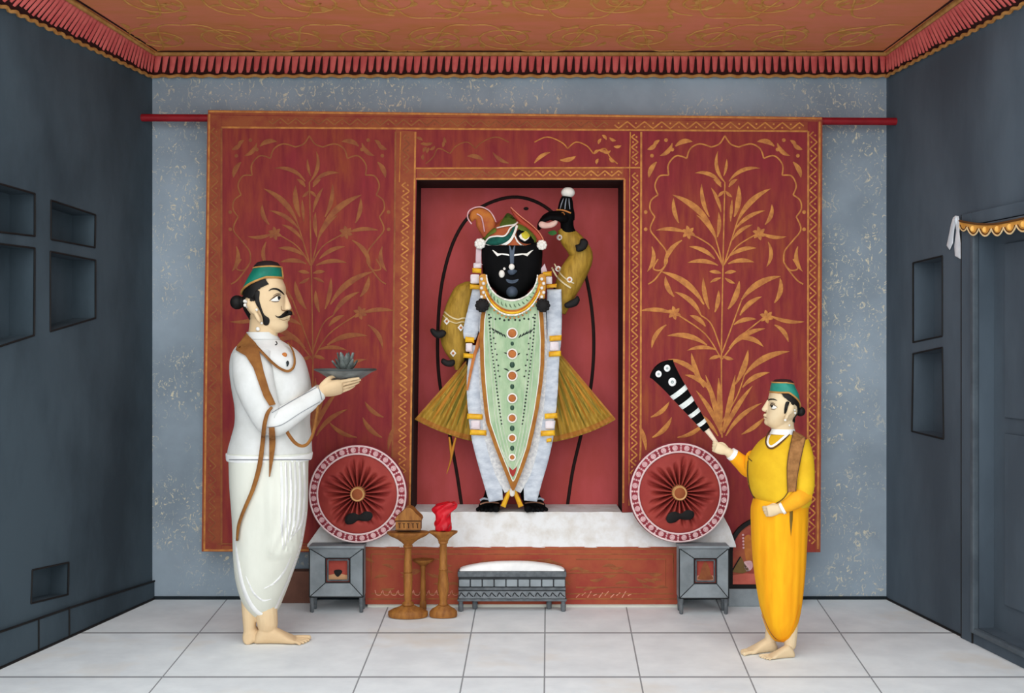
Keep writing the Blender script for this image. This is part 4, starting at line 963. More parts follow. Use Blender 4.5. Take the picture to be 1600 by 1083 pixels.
dec('green_gem', mat('green gem', (70, 128, 62), (54, 106, 50)), [[(856, 363), (866, 360), (870, 365), (862, 368)]], SL2, sl, thick=.006)
dec('coral_strap', mat('coral strap', (196, 96, 62), (176, 84, 54)), [[(878, 350), (886, 352), (906, 374), (910, 384), (902, 380), (886, 364)], [(882, 460), (892, 458), (886, 468), (880, 474)]], YI-.02, thick=.014, smooth=False)
for c_, m_ in (((905, 384), [(900, 388), (899, 383), (905, 381), (907, 374), (914, 373), (919, 379), (916, 388), (908, 393), (901, 393)]), ((893, 471), [(882, 475), (890, 470), (898, 466), (902, 462), (906, 468), (902, 477), (892, 481), (884, 481)]),
               ((683, 519), [(672, 516), (676, 513), (684, 517), (691, 515), (697, 519), (694, 526), (684, 529), (676, 524)]), ((697, 566), [(689, 566), (692, 560), (700, 563), (709, 562), (711, 568), (706, 573), (696, 572)])):
    dec('black_tassel', INK, [m_], YI-.06, thick=.02, puff=.012)
# hand cap: dark fluted bud with silver lines and a white bead
q = MB(); q.tube([P(u, v, YI-.03) for u, v in ((884, 344), (884, 334), (884, 324), (885, 314), (886, 308))], [.046, .046, .040, .034, .026], n=24); FB = q.bvh(); cap = q.build('fluted_bud', BLACK, idol)
q = MB()
for o_ in (-7, -1, 5): q.strip([(884+o_*1.3, 327), (884.5+o_, 318), (885.5+o_*.7, 310)], [1, 1.6, .8], FB, thick=.004)
q.build('silver_line', mat('silver paint', (150, 156, 166), (130, 136, 148)), cap)
q = MB(); q.strip([(869, 328), (880, 328.5), (892, 333)], 2.2, FB, thick=.006); q.ribbon([(873, 336), (880, 332), (882, 339), (876, 343), (873, 338)], 1.8, lambda u, v: (on(FB, u, v, .004), Vector((0, -1, 0))), lift=.004, sub=3); q.build('gold_ring', GOLD, cap)
q = MB(); q.ell(P(887.5, 301, YI-.03), .036, .034, .028); q.build('white_bead', PEARL, cap)
dec('wrist_cuff', mat('pink cuff', (226, 190, 176), (206, 160, 150)), [[(842, 349), (846, 346), (856, 348), (869, 344), (871, 349), (864, 355), (850, 357), (843, 354)]], YI-.075, thick=.02, puff=.008)
# white stoles
LACE = mat('white lace', (226, 226, 224), (190, 192, 196), scale=60)
def stole(pts, w, Y, name='stole'):
    q = MB(); q.strip(pts, w, Y, sub=5, thick=.018, puff=.010, step=2.5, back=.02); return q.build(name, SILVER, idol)
stole([(748, 448), (743, 480), (736, 515), (734, 530)], [18, 22, 24, 18], YI-.085)
stole([(866, 452), (866, 490), (866, 530), (860, 560), (859, 600), (857, 640), (853, 660)], [22, 24, 22, 28, 26, 24, 22], YI-.085)
stole([(746, 540), (742, 580), (742, 615), (745, 650), (750, 680), (760, 715), (769, 750), (775, 783)], [22, 24, 25, 26, 28, 31, 29, 22], YI-.085)
stole([(856, 655), (851, 680), (842, 715), (833, 750), (829, 783)], [24, 28, 31, 29, 20], YI-.085)
for pts in ([(757, 450), (754, 500), (752, 560), (755, 620), (762, 680), (778, 730), (794, 768)], [(845, 450), (849, 500), (850, 560), (847, 620), (839, 680), (825, 730), (808, 768)]): q = MB(); q.strip(pts, [9, 9, 9, 9, 11, 16, 12], YI-.10, thick=.012, puff=.004, step=2.5); q.build('white_lining', LACE, idol)
# gold bands and pearl blocks across the stoles
PPEARL = mat('pinkish pearl', (236, 226, 228), (220, 206, 210)); 
for c, w, h, m in (((745, 423), 14, 6, 0), ((743, 448.5), 18, 6, 0), ((734, 531), 14, 7, 0), ((732, 556), 16, 6, 0), ((855, 428), 14, 6, 0), ((862, 447), 16, 5, 0), ((868, 528.5), 19, 7, 0), ((867, 553), 19, 7, 0), ((742, 651), 24, 7, 0), ((747, 676), 26, 7, 0), ((861, 650), 20, 7, 0), ((856, 677), 22, 7, 0), ((858, 688), 8, 5, 0)):
    a_ = .06 if c[0] > 800 else -.06; h *= 1.2; q = MB(); q.decal([(c[0]-w/2, c[1]-h/2+a_*10), (c[0]+w/2, c[1]-h/2-a_*10), (c[0]+w/2, c[1]+h/2-a_*10), (c[0]-w/2, c[1]+h/2+a_*10)], YI-.115, thick=.010, puff=.008, smooth=False, back=.02); q.build('gold_band', BRIGHT_GOLD, idol)
for c, w, h in (((742, 436), 13, 14), ((733, 543), 10, 13), ((858, 438), 9, 11), ((866, 541), 13, 13), ((743, 664), 14, 13), ((859, 664), 13, 12), ((746, 415), 12, 8)):
    qp = MB(); qp.decal([(c[0]-w*.52, c[1]-h*.3), (c[0]-w*.4, c[1]-h*.5), (c[0]+w*.4, c[1]-h*.5), (c[0]+w*.52, c[1]-h*.3), (c[0]+w*.52, c[1]+h*.3), (c[0]+w*.4, c[1]+h*.5), (c[0]-w*.4, c[1]+h*.5), (c[0]-w*.52, c[1]+h*.3)], YI-.115, thick=.010, puff=.008, back=.02); qp.build('pearl_block', PPEARL, idol)
q = MB(); q.strip([(760, 445), (752, 520), (740, 560), (730, 610)], [4, 5, 5, 3], YI-.118, thick=.008); q.strip([(750, 520), (744, 545), (738, 575)], [3, 4, 2], YI-.12, thick=.01); q.build('copper_cord', COPPER, idol)
# long green panel with brown border
LROW = [(470, 757, 845), (500, 752, 848), (530, 751, 849.5), (570, 752, 849), (600, 754, 846), (640, 758, 840), (660, 761, 836), (700, 775, 827), (730, 787, 817), (750, 795, 809), (764, 800.5, 803)]
def pan(ins): 
    L_ = [(a_+ins, v) for v, a_, b2 in LROW if b2-a_ > 2*ins+1]; R_ = [(b2-ins, v) for v, a_, b2 in LROW if b2-a_ > 2*ins+1]; return L_+[(801.5, LROW[-1][0]-ins*2.4)]+R_[::-1]
YPn = YI-.125
def ypan(u, v): return YPn-.028*math.sqrt(max(0, 1-((u-800)/56)**2))
q = MB(); q.decal(pan(-1.5), ypan, thick=.012, step=3, smooth=False, back=.05); pb = q.build('panel_border', mat('brown gold border', (168, 112, 44), (150, 92, 36), scale=20), idol)
q = MB(); q.decal(pan(4.6), ypan, off=.012, thick=.003, step=3, smooth=False); q.build('cream_line', PEARL, pb)
q = MB(); q.decal(pan(6), ypan, off=.012, thick=.006, step=3, smooth=False); pg = q.build('green_panel', SAGE, idol)
q = MB()
pmf = lambda u, v: (P(u, v, ypan(u, v))+Vector((0, -.019, 0)), Vector((0, -1, 0)))
for sgn in (-1, 1):
    for o_, w_ in ((22, .8), (27, .7), (17, .7)):
        q.ribbon([(800+sgn*(o_+11), 490), (800+sgn*(o_+9), 540), (800+sgn*(o_+4), 600), (800+sgn*(o_-2), 660), (801+sgn*max(3, o_-14), 715)], w_+.6, pmf)
for k in range(5): d_ = 6+k*3.6; q.ribbon([(801-d_*.95, 722-d_*1.2), (801, 742+k*.0-d_*.4), (801+d_*.95, 722-d_*1.2)], 1.0, pmf, sub=3)
q.build('stitched_line', mat('pale stitch', (214, 222, 200), (196, 206, 182)), pg)
q = MB()
for sgn in (-1, 1):
    for k in range(32):
        t = k/31; v = 492+t*170; u = 800+sgn*(36-20*t**1.25); q.dot((u, v), 1.5, pmf, lift=.004, n=6)
    for k in range(9): q.dot((800+sgn*(28-k*1.1+1.5*(k % 2)), 520+k*8.5), 1.5, pmf, lift=.004, n=6)
    for k in range(5): q.dot((800+sgn*(5+7*k), 500-k*.9+1.5*(k % 2)), 1.8, pmf, lift=.004, n=6); q.leaf((800+sgn*(10+4*k), 528-k*2), (800+sgn*(14+5*k), 522-k*2.5), .2, 2.5, pmf, k=4)
    for v in (560, 585): q.leaf((800+sgn*5, v-5), (800+sgn*13, v-9), .2, 2.4, pmf, k=4)
q.build('dark_bead', mat('dark beads', (46, 56, 50), (34, 42, 38)), pg)
for v, r in ((521, 7.5), (553, 7.2), (587, 7.2), (622, 6.8), (653, 6.3), (684, 5.8), (714, 4.6)):
    q = MB(); p = pmf(800.3, v)[0]; q.lathe([(.001, .007), (r*s*.7, .006), (r*s*.86, .0)], p, n=20, axis='y'); me_ = q.build('medallion', COPPER, pg)
    q = MB(); q.tube([p+Vector((r*s*math.cos(2*PI*i/20), -.003, r*s*math.sin(2*PI*i/20))) for i in range(20)], .0042, n=6, sub=1, closed=True); q.build('cream_rim', PEARL, me_)
for v, r in ((537, 3.2), (570, 4.8), (604, 4), (637, 4), (669, 4.5), (700, 4)):
    q = MB(); p = pmf(800.3, v)[0]; q.ell(p, r*s*.8, .006, r*s*1.05, n=8, k=6); q.build('green_stone', mat('deep green stone', (58, 88, 70), (44, 70, 56), rough=.4), pg)
dec('red_tip', mat('red enamel', (170, 56, 48), (150, 44, 40)), [[(795, 729), (801, 735), (808, 729), (805, 740), (801.5, 746), (797, 740)]], lambda u, v: ypan(u, v)-.018, pg, smooth=False, thick=.003, step=1.5)
# collar
def arc(r0, v0, r1, v1, a0=8, a1=172, n=28, cx=800, cv=428):
    o_ = [(cx-r0*math.cos(math.radians(a0+(a1-a0)*i/n)), cv+v0*math.sin(math.radians(a0+(a1-a0)*i/n))) for i in range(n+1)]
    i_ = [(cx-r1*math.cos(math.radians(a0+(a1-a0)*i/n)), cv+v1*math.sin(math.radians(a0+(a1-a0)*i/n))) for i in range(n+1)]
    return o_+i_[::-1]
YC_ = YI-.165
co = MB(); co.decal(arc(46, 60, 39, 40, 4, 176), YC_, thick=.014, puff=.006, smooth=False, back=.05); cb = co.build('collar', SAGE, idol)
for nm, m_, aa in (('gold_cord', BRIGHT_GOLD, arc(47, 63, 44.5, 59, 3, 177)), ('copper_cord', COPPER, arc(44.5, 60, 42.5, 56.5, 14, 166)), ('cream_cord', PEARL, arc(41, 43, 39, 40, 2, 178)), ('cream_cord', PEARL, arc(49, 66, 47.4, 63.4, 3, 177))):
    q = MB(); q.decal(aa, YC_, off=.012, thick=.010, puff=.004, smooth=False, step=1.6); q.build(nm, m_, cb)
q = MB(); cmf2 = lambda u, v: (P(u, v, YC_)+Vector((0, -.022, 0)), Vector((0, -1, 0)))
for k in range(16): a_ = math.radians(20+k*9.3); q.leaf((800-41*math.cos(a_), 428+47*math.sin(a_)), (800-43*math.cos(a_+.08), 428+53*math.sin(a_+.08)), .3, 2, cmf2, k=4)
q.build('dark_scroll', mat('grey green thread', (112, 134, 104), (96, 118, 90)), cb)
q = MB()
for k in range(18): a_ = math.radians(25+k*7.7); q.dot((800-49*math.cos(a_), 428+69*math.sin(a_)), 1.7, cmf2, lift=.006, n=6)
q.build('pendant_bead', GOLD, cb)
# strings at the sides of the collar, ending in black tassels
for sg, x in ((-1, 755), (1, 847)):
    q = MB(); q.decal([(x-6, 432), (x, 428), (x+6, 432), (x+6, 448), (x+3, 470), (x-3, 470), (x-6, 448)], YI-.175, thick=.008, puff=.006); q.build('bead_tab', mat('gold bead tab', (206, 150, 66), (182, 120, 48), scale=40), idol)
    q = MB()
    for k in range(5): q.ell(P(x+(1.5 if k % 2 else -1.5)+sg*1, 436+k*7, YI-.19), .009, n=10, k=7)
    q.build('pearl_string', PEARL, idol)
    q = MB(); q.ell(P(x-sg*(-1.5), 477.5, YI-.185), .033, .022, .033); 
    for k in range(10): a_ = k*PI/5; q.ell(P(x+sg*1.5, 477.5, YI-.185)+Vector((.026*math.cos(a_), -.006, .026*math.sin(a_))), .011, n=8, k=6)
    q.build('black_tassel', INK, idol)
# toe rings
for sg in (-1, 1):
    q = MB(); q.strip([(800+sg*19, 786.5), (800+sg*28, 785), (800+sg*40, 785), (800+sg*50, 788)], 2.2, BV, sub=4, thick=.004, step=1.4); q.build('toe_ring', mat('dull copper ring', (186, 138, 112), (160, 116, 92)), idol)
# anklets
for sg in (-1, 1):
    q = MB(); q.strip([(800+sg*2, 764), (800+sg*8, 777), (800+sg*14, 792)], [6, 7, 8], YI-.095, thick=.014, puff=.008, back=.02); q.build('gold_strip', BRIGHT_GOLD, idol)
    q = MB(); q.strip([(800+sg*36, 781), (800+sg*44, 779), (800+sg*50, 782)], 3, YI-.07, thick=.02, puff=.004); q.build('anklet', mat('silver anklet', (150, 154, 162), (120, 124, 132), rough=.4), idol)
q = MB(); q.decal([(797, 764), (803, 764), (804.5, 772), (801, 776), (797, 774)], YI-.11, thick=.014, puff=.008); q.build('white_drop', PEARL, idol)
# ---------------------------------------------------------------- the man in white
YM = 5.165; sM = YM/F
man = thing('person', 'man in a white tunic and green cap holding a grey tray in both hands', 'person', (P(420, 0, YM).x, YM, 0))
b = MB()
b.rows(YM, [(418, 408, 428, .03), (422, 401, 435, .050), (428, 396, 438, .060), (436, 391, 440.5, .072), (448, 386, 445.5, .080), (460, 383, 446, .083), (472, 382, 446.5, .082), (482, 383, 447, .079), (490, 387, 449, .073), (497, 391, 451.5, .066), (503, 394, 449.5, .060), (510, 399, 450, .054), (515, 406, 447, .045), (520, 414, 438, .03)], n=48, e=2.3)
b.rows(YM, [(459, 440, 447, .008), (466, 440, 450, .010), (474, 440, 453.2, .013), (480, 440, 455.2, .018), (483.5, 440, 454.6, .019), (486.5, 440, 450, .012)], n=24)            # nose
b.ell(P(444, 482, YM-.013), .011, .009, .010); b.ell(P(444, 482, YM+.013), .011, .009, .010)
b.rows(YM, [(490.5, 440, 452, .012), (493.5, 440, 454.2, .018), (496, 440, 453.2, .02), (497, 440, 452, .018), (499, 440, 453.2, .018), (501.5, 440, 450.5, .012)], n=24)    # lips
b.rows(YM, [(500, 391, 430, .060), (515, 389.5, 432, .060), (535, 386, 436, .068), (548, 380, 442, .085)], n=40)
for sg in (-1, 1):                                                    # ears
    e = YM+sg*.082
    e += sg*.004; b.ell(P(394.5, 479, e), .023, .014, .036, rot=Matrix.Rotation(-.40, 3, 'Y')); b.ell(P(402, 495, e), .011, .013, .030, rot=Matrix.Rotation(-.45, 3, 'Y')); b.ell(P(388, 473, e+sg*.006), .006, .008, .02, rot=Matrix.Rotation(.2, 3, 'Y'))
b.rows(YM, [(540, 382, 440, .10), (560, 374, 458, .15), (600, 373, 470, .15), (650, 380, 472, .14), (700, 370, 474, .145), (745, 368, 474, .145), (775, 372, 468, .13)], n=40)
# arms
SH, EL, WR = P(396, 566, YM-.155), P(428, 655, YM-.185), P(501, 613, YM-.10)
b.limb([SH, (SH+EL)/2, EL, (EL+WR)/2, WR], [.055, .045, .038, .030, .027])
SH2, EL2, WR2 = P(400, 566, YM+.155), P(430, 650, YM+.185), P(503, 610, YM+.10)
b.limb([SH2, (SH2+EL2)/2, EL2, (EL2+WR2)/2, WR2], [.062, .052, .044, .038, .029])
hand(b, WR+Vector((-.004, .0, .006)), (1, .25, .20), (-.1, .74, .68), .188, curl=(-.02, .04, .10, .17), side=1, r=.0078, spread=.06, thumb=((.08, .14, .04), (.22, .22, .10), (.36, .20, .18), (.47, .13, .21)))
hand(b, WR2, (1, -.25, .18), (.10, -.62, .85), .18, curl=(.1, .14, .14, .2), side=-1, r=.0085, spread=.02)
# legs
zk = lambda v: P(0, v, YM).z
HP = P(428, 750, YM-.07); xk = P(428, 0, YM-.05).x
ank = Vector((P(412, 0, YM-.05).x, YM-.052, .085)); ank2 = Vector((P(394, 0, YM+.0).x, YM-.03, .07))
b.limb([HP, P(430, 860, YM-.07), Vector((P(418, 0, YM).x, YM-.055, .26)), ank+Vector((.018, 0, 0))], [.10, .068, .058, .046])
foot(b, Vector((P(403, 0, YM).x, YM-.055, 0)), .04, .245, flip=-1)
a2 = Vector((P(393.5, 0, YM).x, YM-.045, 0))
b.limb([P(405, 750, YM+.06), P(404, 860, YM+.03), a2+Vector((.004, 0, .26)), a2+Vector((0, 0, .05))], [.10, .068, .044, .027])
foot(b, a2+Vector((-.002, -.036, 0)), PI/2-.16, .22, flip=1)
mb = remesh(b, .0034, 3); mbody = mb.build('body', SKIN, man, angle=180); MV = mb.bvh()
def region(src, poly, thick, name, m, parent, Yref, zclip=None, inner=.002, cond=None):
    # a shell lying on part of the body: the faces whose side view falls inside poly
    keep = []
    for f in src.f:
        c = sum((src.v[i] for i in f), Vector())/len(f)
        u, v = CX+c.x*F/Yref, CY-(c.z-H)*F/Yref
        if inside((u, v), poly) and (cond is None or cond(c)): keep.append(f)
    nr = {}
    for f in keep:
        n = (src.v[f[1]]-src.v[f[0]]).cross(src.v[f[2]]-src.v[f[0]]).normalized()
        for i in f: nr[i] = nr.get(i, Vector())+n
    idx = {}; vs = []
    for i in nr: idx[i] = len(vs); vs.append(src.v[i]+nr[i].normalized()*thick)
    m0 = len(vs)
    for i in nr: vs.append(src.v[i]-nr[i].normalized()*inner)
    fs = []; ed = {}
    for f in keep:
        fs.append(tuple(idx[i] for i in f)); fs.append(tuple(idx[i]+m0 for i in reversed(f)))
        for k in range(len(f)): ed[(f[k], f[(k+1) % len(f)])] = 1
    for a_, c_ in ed:
        if (c_, a_) not in ed: fs.append((idx[c_], idx[a_], idx[a_]+m0, idx[c_]+m0))
    q = MB(); q.add(vs, fs); return q.build(name, m, parent, angle=60)
C8 = lambda x, y: (350+x/8.33, 400+y/8.33)
hp = [C8(*p) for p in ((225, 480), (330, 400), (440, 345), (570, 300), (630, 380), (540, 420), (470, 470), (440, 545), (450, 600), (400, 600), (395, 560), (330, 545), (290, 590), (330, 690), (380, 760), (350, 820), (310, 890), (235, 800), (215, 640))]
region(mb, hp, .006, 'hair', HAIR, man, YM, cond=lambda c: c.z > 1.3)
q = MB()
for sg in (1,):
    q.decal([C8(*p) for p in ((380, 480), (460, 455), (458, 560), (476, 640), (522, 760), (585, 810), (590, 870), (560, 905), (515, 890), (500, 800), (455, 690), (415, 620))], MV, thick=.003, puff=.004, step=1.5)
q.build('sideburn', HAIR, man); q.mir(YM).build('sideburn', HAIR, man)
q = MB(); q.ell(P(370.5, 472.5, YM), .0315, .034, .0325); q.ell(P(379, 472, YM), .02, .03, .025); q.build('hair_bun', HAIR, man)
# cap
cap = MB(); rs = []
for t, (vf, vb_, uf, ub, ry) in enumerate(((434.5, 460, 441.5, 378, .086), (431, 455, 441.5, 379.5, .088), (424, 440, 440.5, 386, .082), (417.5, 420, 439.5, 396, .066))):
    ring = []
    for j in range(48):
        th = 2*PI*j/48; ct = math.cos(th); k = (ct+1)/2; u = (uf+ub)/2+(uf-ub)/2*ct; v = vb_+(vf-vb_)*(min(1, k*1.45)**.6); ring.append(P(u, v, YM)+Vector((0, ry*math.sin(th)*(1 if t else .97), 0)))
    rs.append(ring)
cap.rings(rs); CB = cap.bvh(); co = cap.build('cap', GREEN, man)
q = MB(); q.tube(rs[0], .0052, n=8, sub=1, closed=True); q.tube(rs[3], .004, n=8, sub=1, closed=True); q.tube([rs[i][0]+Vector((.001, 0, 0)) for i in range(4)], .004, n=8, sub=1); q.build('cap_braid', TRIM, co)
q = MB(); rs2 = []
for f_, dz in ((1.0, -.01), (.95, .008), (.72, .024), (.3, .031)):
    rs2.append([P(418+(sum(p.x for p in [rs[3][j]])*F/YM+CX-418)*f_, 418.5, YM)+Vector((0, (rs[3][j].y-YM)*f_, dz)) for j in range(48)])
q.rings(rs2); q.build('cap_crown', mat('dark crown cloth', (40, 24, 28), (28, 18, 20)), co)
def face(q_eye, q_iris, q_lid, q_brow, surf, mir, parent, lidw=1.6):
    m1 = MB(); m1.decal(q_eye, surf, thick=.0012, puff=.002, step=1.); m1.build('eye', PEARL, parent); m1.mir(mir).build('eye', PEARL, parent)
    IR = mat('dark iris', (36, 34, 38), (20, 20, 22), rough=.3); m1 = MB(); m1.decal(q_iris, surf, off=.002, thick=.0016, step=.8); m1.build('iris', IR, parent); m1.mir(mir).build('iris', IR, parent)
    m1 = MB()
    for l, w in q_lid: m1.strip(l, w, surf, thick=.002, step=1.2, off=.001)
    LD = mat('brown lid', (92, 70, 56), (76, 58, 46)); m1.build('eyelid_line', LD, parent); m1.mir(mir).build('eyelid_line', LD, parent)
    m1 = MB()
    for l, w in q_brow: m1.strip(l, w, surf, thick=.003, step=1.2)
    m1.build('eyebrow', HAIR, parent); m1.mir(mir).build('eyebrow', HAIR, parent)
c8 = lambda *ps: [C8(*p) for p in ps]
face(c8((610, 578), (650, 550), (700, 525), (740, 520), (735, 555), (715, 585), (670, 592), (630, 588)), c8((700, 527), (728, 522), (738, 545), (722, 572), (705, 565)),
     [(c8((590, 585), (640, 545), (700, 508), (745, 510)), [.4, 1.6, 2.0, 1.0]), (c8((620, 590), (670, 597), (715, 588)), [.5, .9, .6]), (c8((640, 520), (690, 490), (740, 490)), [.4, .8, .5])],
     [(c8((580, 455), (625, 430), (690, 432), (745, 465), (785, 505)), [.6, 2.2, 3.0, 2.8, 1.2])], MV, YM, man)
q = MB(); q.decal(c8((668, 768), (690, 785), (730, 780), (775, 740), (810, 715), (860, 712), (882, 735), (880, 768), (850, 770), (800, 790), (750, 808), (710, 808), (680, 792)), MV, thick=.005, puff=.006, step=1.3, mirror=YM); q.build('moustache', HAIR, man)
q = MB(); q.strip(c8((745, 650), (750, 700), (790, 712), (830, 700)), [.5, 1.0, 1.3, .6], MV, thick=.0015, step=1.2, mirror=YM); q.strip(c8((715, 820), (780, 835), (850, 815)), [.4, .8, .6], MV, thick=.0015, step=1.2, mirror=YM); q.build('nostril_line', mat('skin crease', (150, 112, 80), (136, 100, 70)), man)
q = MB()
for c_, r_ in (((272, 590), .0085), ((258, 640), .008), ((300, 660), .007), ((290, 600), .007), ((440, 950), .0095), ((425, 700), .006), ((490, 875), .006)):
    p = C8(*c_); q = MB(); q.ell(on(MV, p[0], p[1], .008) if MV.ray_cast(CAM, (P(p[0], p[1], 1)-CAM).normalized())[0] else P(p[0]+2, p[1], YM-.088), r_, n=12, k=8); q.build('pearl_earring', PEARL, man); q.mir(YM).build('pearl_earring', PEARL, man)
# tunic (chest, skirt) and sleeves
q = MB()
q.rows(YM, [(523, 387, 430, .064), (530, 382, 436, .07), (537, 375, 447, .095), (546, 367, 461, .135), (560, 362, 473, .165), (580, 361, 480, .175), (605, 364, 485, .178), (635, 369, 484.5, .175), (660, 369, 483, .172), (680, 364, 485, .172), (700, 358.5, 486, .172), (709, 357.5, 486.5, .172)], n=60, e=2.3, sub=5)
slv = MB(); slv.tube([P(394, 556, YM-.125), P(397, 595, YM-.180), P(412, 640, YM-.200), P(427, 661, YM-.200), P(452, 648, YM-.180), P(480, 630, YM-.140), P(499, 614, YM-.100)], [.088, .088, .072, .062, .054, .043, .036], n=28, flat=.80)
slv2 = MB(); slv2.tube([P(400, 556, YM+.125), P(402, 595, YM+.175), P(414, 640, YM+.19), P(432, 655, YM+.195), P(458, 640, YM+.175), P(482, 626, YM+.14), P(501, 611, YM+.100)], [.085, .082, .066, .058, .050, .042, .035], n=28, flat=.80)
tun = q.build('tunic', WHITE, man)
TB_ = MB(); TB_.v = list(q.v); TB_.f = list(q.f); TB_.add(slv.v, slv.f)
sn = slv.build('sleeve', WHITE, man); sf = slv2.build('sleeve', WHITE, man)
SB = slv.bvh(); TUN = q.bvh()
GREYL = mat('grey seam thread', (150, 152, 156), (130, 132, 136))
q = MB(); q.strip([(496, 602), (500, 612), (503, 625)], 1.4, SB, thick=.003); q.strip([(425, 645), (450, 630), (475, 616), (497, 604)], 1.0, SB, thick=.003, step=1.5); q.strip([(418, 668), (440, 664), (470, 645), (500, 628)], 1.0, SB, thick=.003, step=1.5); q.build('sleeve_seam', GREYL, sn)
# collar, buttons
q = MB(); q.rows(YM, [(519, 386, 431, .066), (525, 384.5, 433.5, .07), (530, 381, 437, .074)], n=48, cap=False); q.rows(YM, [(519, 387, 430, .063), (525, 385.5, 432.5, .067), (530, 382, 436, .07)], n=48, cap=False); q.build('collar', WHITE, man)
q = MB(); p = on(TUN, 444.5, 554.5, .003); q.ell(p, .0115, .006, .0105); q.build('button', COPPER, man)
q = MB(); q.decal([(447, 566), (449.5, 563.5), (451.5, 566), (451, 570), (448.5, 573), (447.5, 569)], TUN, thick=.005, puff=.003, step=1); q.build('button', mat('dark glass button', (44, 54, 58), (34, 42, 46), rough=.3), man)
q = MB(); q.strip([(431, 533), (433, 537), (430, 539)], 1.5, TUN, thick=.003, step=1); q.build('collar_tie', LINE, man)
# dhoti
q = MB()
q.rows(YM-.01, [(706, 358, 486, .172), (720, 359.5, 481, .175), (760, 361, 480, .178), (800, 364, 479, .172), (830, 365.5, 475, .165), (860, 366, 469, .155), (890, 368, 459, .145), (915, 372.5, 450, .132), (938, 380, 441, .112), (952, 388, 435, .088), (962, 399, 428, .06), (968, 407, 419, .03)], n=72, e=2.25, sub=6)
for i, p in enumerate(q.v):                                     # hanging pleats
    uu = CX+p.x*F/YM; vv = CY-(p.z-H)*F/YM
    if p.y < YM and 432 < uu < 482 and 715 < vv < 860: q.v[i] = p+Vector((0, -.012*abs(math.sin((uu-432)*.55)), 0))
dho = q.build('dhoti', WHITE2, man); DH = q.bvh()
q = MB()
for k in range(6):
    x = 439+k*7.2; q.strip([(x, 722), (x+1.5, 770), (x+1-k*.8, 815), (x+3-k*3.2, 858-k*5)], [3.4, 4.2, 4, 1.5], DH, thick=.003, puff=.003, step=1.8)
q.strip([(367, 842), (372, 880), (380, 918), (394, 948), (412, 962), (428, 955), (440, 930), (455, 895), (470, 850), (478, 800)], [2, 5, 6, 7, 6, 4, 3, 3, 3, 2], DH, thick=.004, puff=.004)
q.strip([(384, 900), (396, 926), (410, 938), (424, 936)], [1, 3, 3, 1], DH, thick=.003, puff=.003); q.strip([(455, 868), (446, 890), (430, 910), (412, 920)], [1, 3, 3, 1], DH, thick=.003, puff=.003)
q.build('white_pleat', PURE, dho)
q = MB(); q.rows(YM, [(707.5, 355, 487, .182), (709, 355, 487.5, .184), (716, 355.5, 486.5, .185), (718, 356, 486, .183)], n=72, sub=2); bt = q.build('waistband', PURE, man); WBv = q.bvh()
q = MB()
for vv in (708, 718.5): q.tube([on(WBv, u, vv, .0015) for u in range(358, 485, 6)], .0022, n=6, sub=1)
q.build('waist_seam', GREYL, bt)
# brown shawl and cords
ALL = BVHTree.FromPolygons(TB_.v, TB_.f); ALLS = smooth_depth(ALL, 7)
q = MB()
q.decal([(385, 520), (389, 525), (400, 536), (405, 548), (412, 580), (421, 610), (431, 632), (421, 634), (412, 620), (404, 598), (396, 575), (384, 556), (368, 547), (370, 540), (378, 530)], ALLS, thick=.008, puff=.004, smooth=False, step=2.5); st = q.build('shawl', STOLE, man)
B2 = MB(); B2.v = list(TB_.v); B2.f = list(TB_.f); o_ = len(B2.v)
ALL2 = BVHTree.FromPolygons(TB_.v+[wloc(dho)+v.co for v in dho.data.vertices], TB_.f+[tuple(i+o_ for i in p.vertices) for p in dho.data.polygons])
q = MB(); q.strip([(424.5, 668), (425.5, 690), (424, 715), (421, 745)], [9, 10, 7, 1.5], smooth_depth(ALL2, 4), thick=.014, puff=.003, back=.006); q.build('shawl_end', STOLE, man)
q = MB(); q.strip([(425, 636), (418, 646), (413, 665), (410, 695), (405, 730), (395, 765), (382, 795), (373, 820), (370, 845)], [4, 6, 6.5, 7, 7.5, 6.5, 5.5, 5, 3.5], smooth_depth(ALL2, 4), thick=.016, puff=.004, back=.006); q.build('shawl_end', STOLE, man)
q = MB(); q.strip([(398, 538), (412, 553), (426, 567), (438, 576), (449, 580), (457, 576), (460.5, 566), (459, 553), (455, 543), (449, 535)], [4, 4.2, 4.2, 4, 4, 4, 3.6, 3, 2.6, 1.5], ALLS, thick=.008, puff=.003, step=1.6); q.build('neck_cord', STOLE, man)
q = MB(); q.strip([(442, 662), (449, 676), (460, 691), (471, 697), (481, 693), (489, 678), (494, 655), (497, 632)], [5, 5.5, 5.5, 5, 5, 4.6, 4.2, 3.6], lambda u, v: YM-.190+.0016*max(0, u-455)*1.0, thick=.008, puff=.003); q.build('hanging_cord', STOLE, man)
# tray and lotus
tx, ty = P(540, 0, YM).x, YM-.005; tz = P(0, 586.5, YM).z
R_ = .1365; tr = MB(); tr.lathe([(.001, -.020), (.055, -.020), (.075, -.014), (.115, .012), (R_, .022), (R_+.001, .028), (R_-.006, .029), (.11, .020), (.07, -.006), (.001, -.010)], (tx, ty, tz), n=56)
tray = thing('tray', 'round grey metal tray held out by the man in white', 'tray', (tx, ty, tz)); tr.build('dish', PEWTER, tray)
q = MB(); q.tube([Vector((tx+R_*math.cos(2*PI*i/40), ty+R_*math.sin(2*PI*i/40), tz+.026)) for i in range(40)], .0045, n=8, sub=1, closed=True); q.build('rim', mat('dark pewter', (78, 84, 84), (62, 66, 66), rough=.5, metal=.2), tray)
lo = thing('lotus', 'grey lotus flower standing in the middle of the round tray', 'flower', (tx, ty, tz-.01))
LG = mat('grey petal', (120, 128, 124), (88, 94, 92), scale=40, rough=.5)
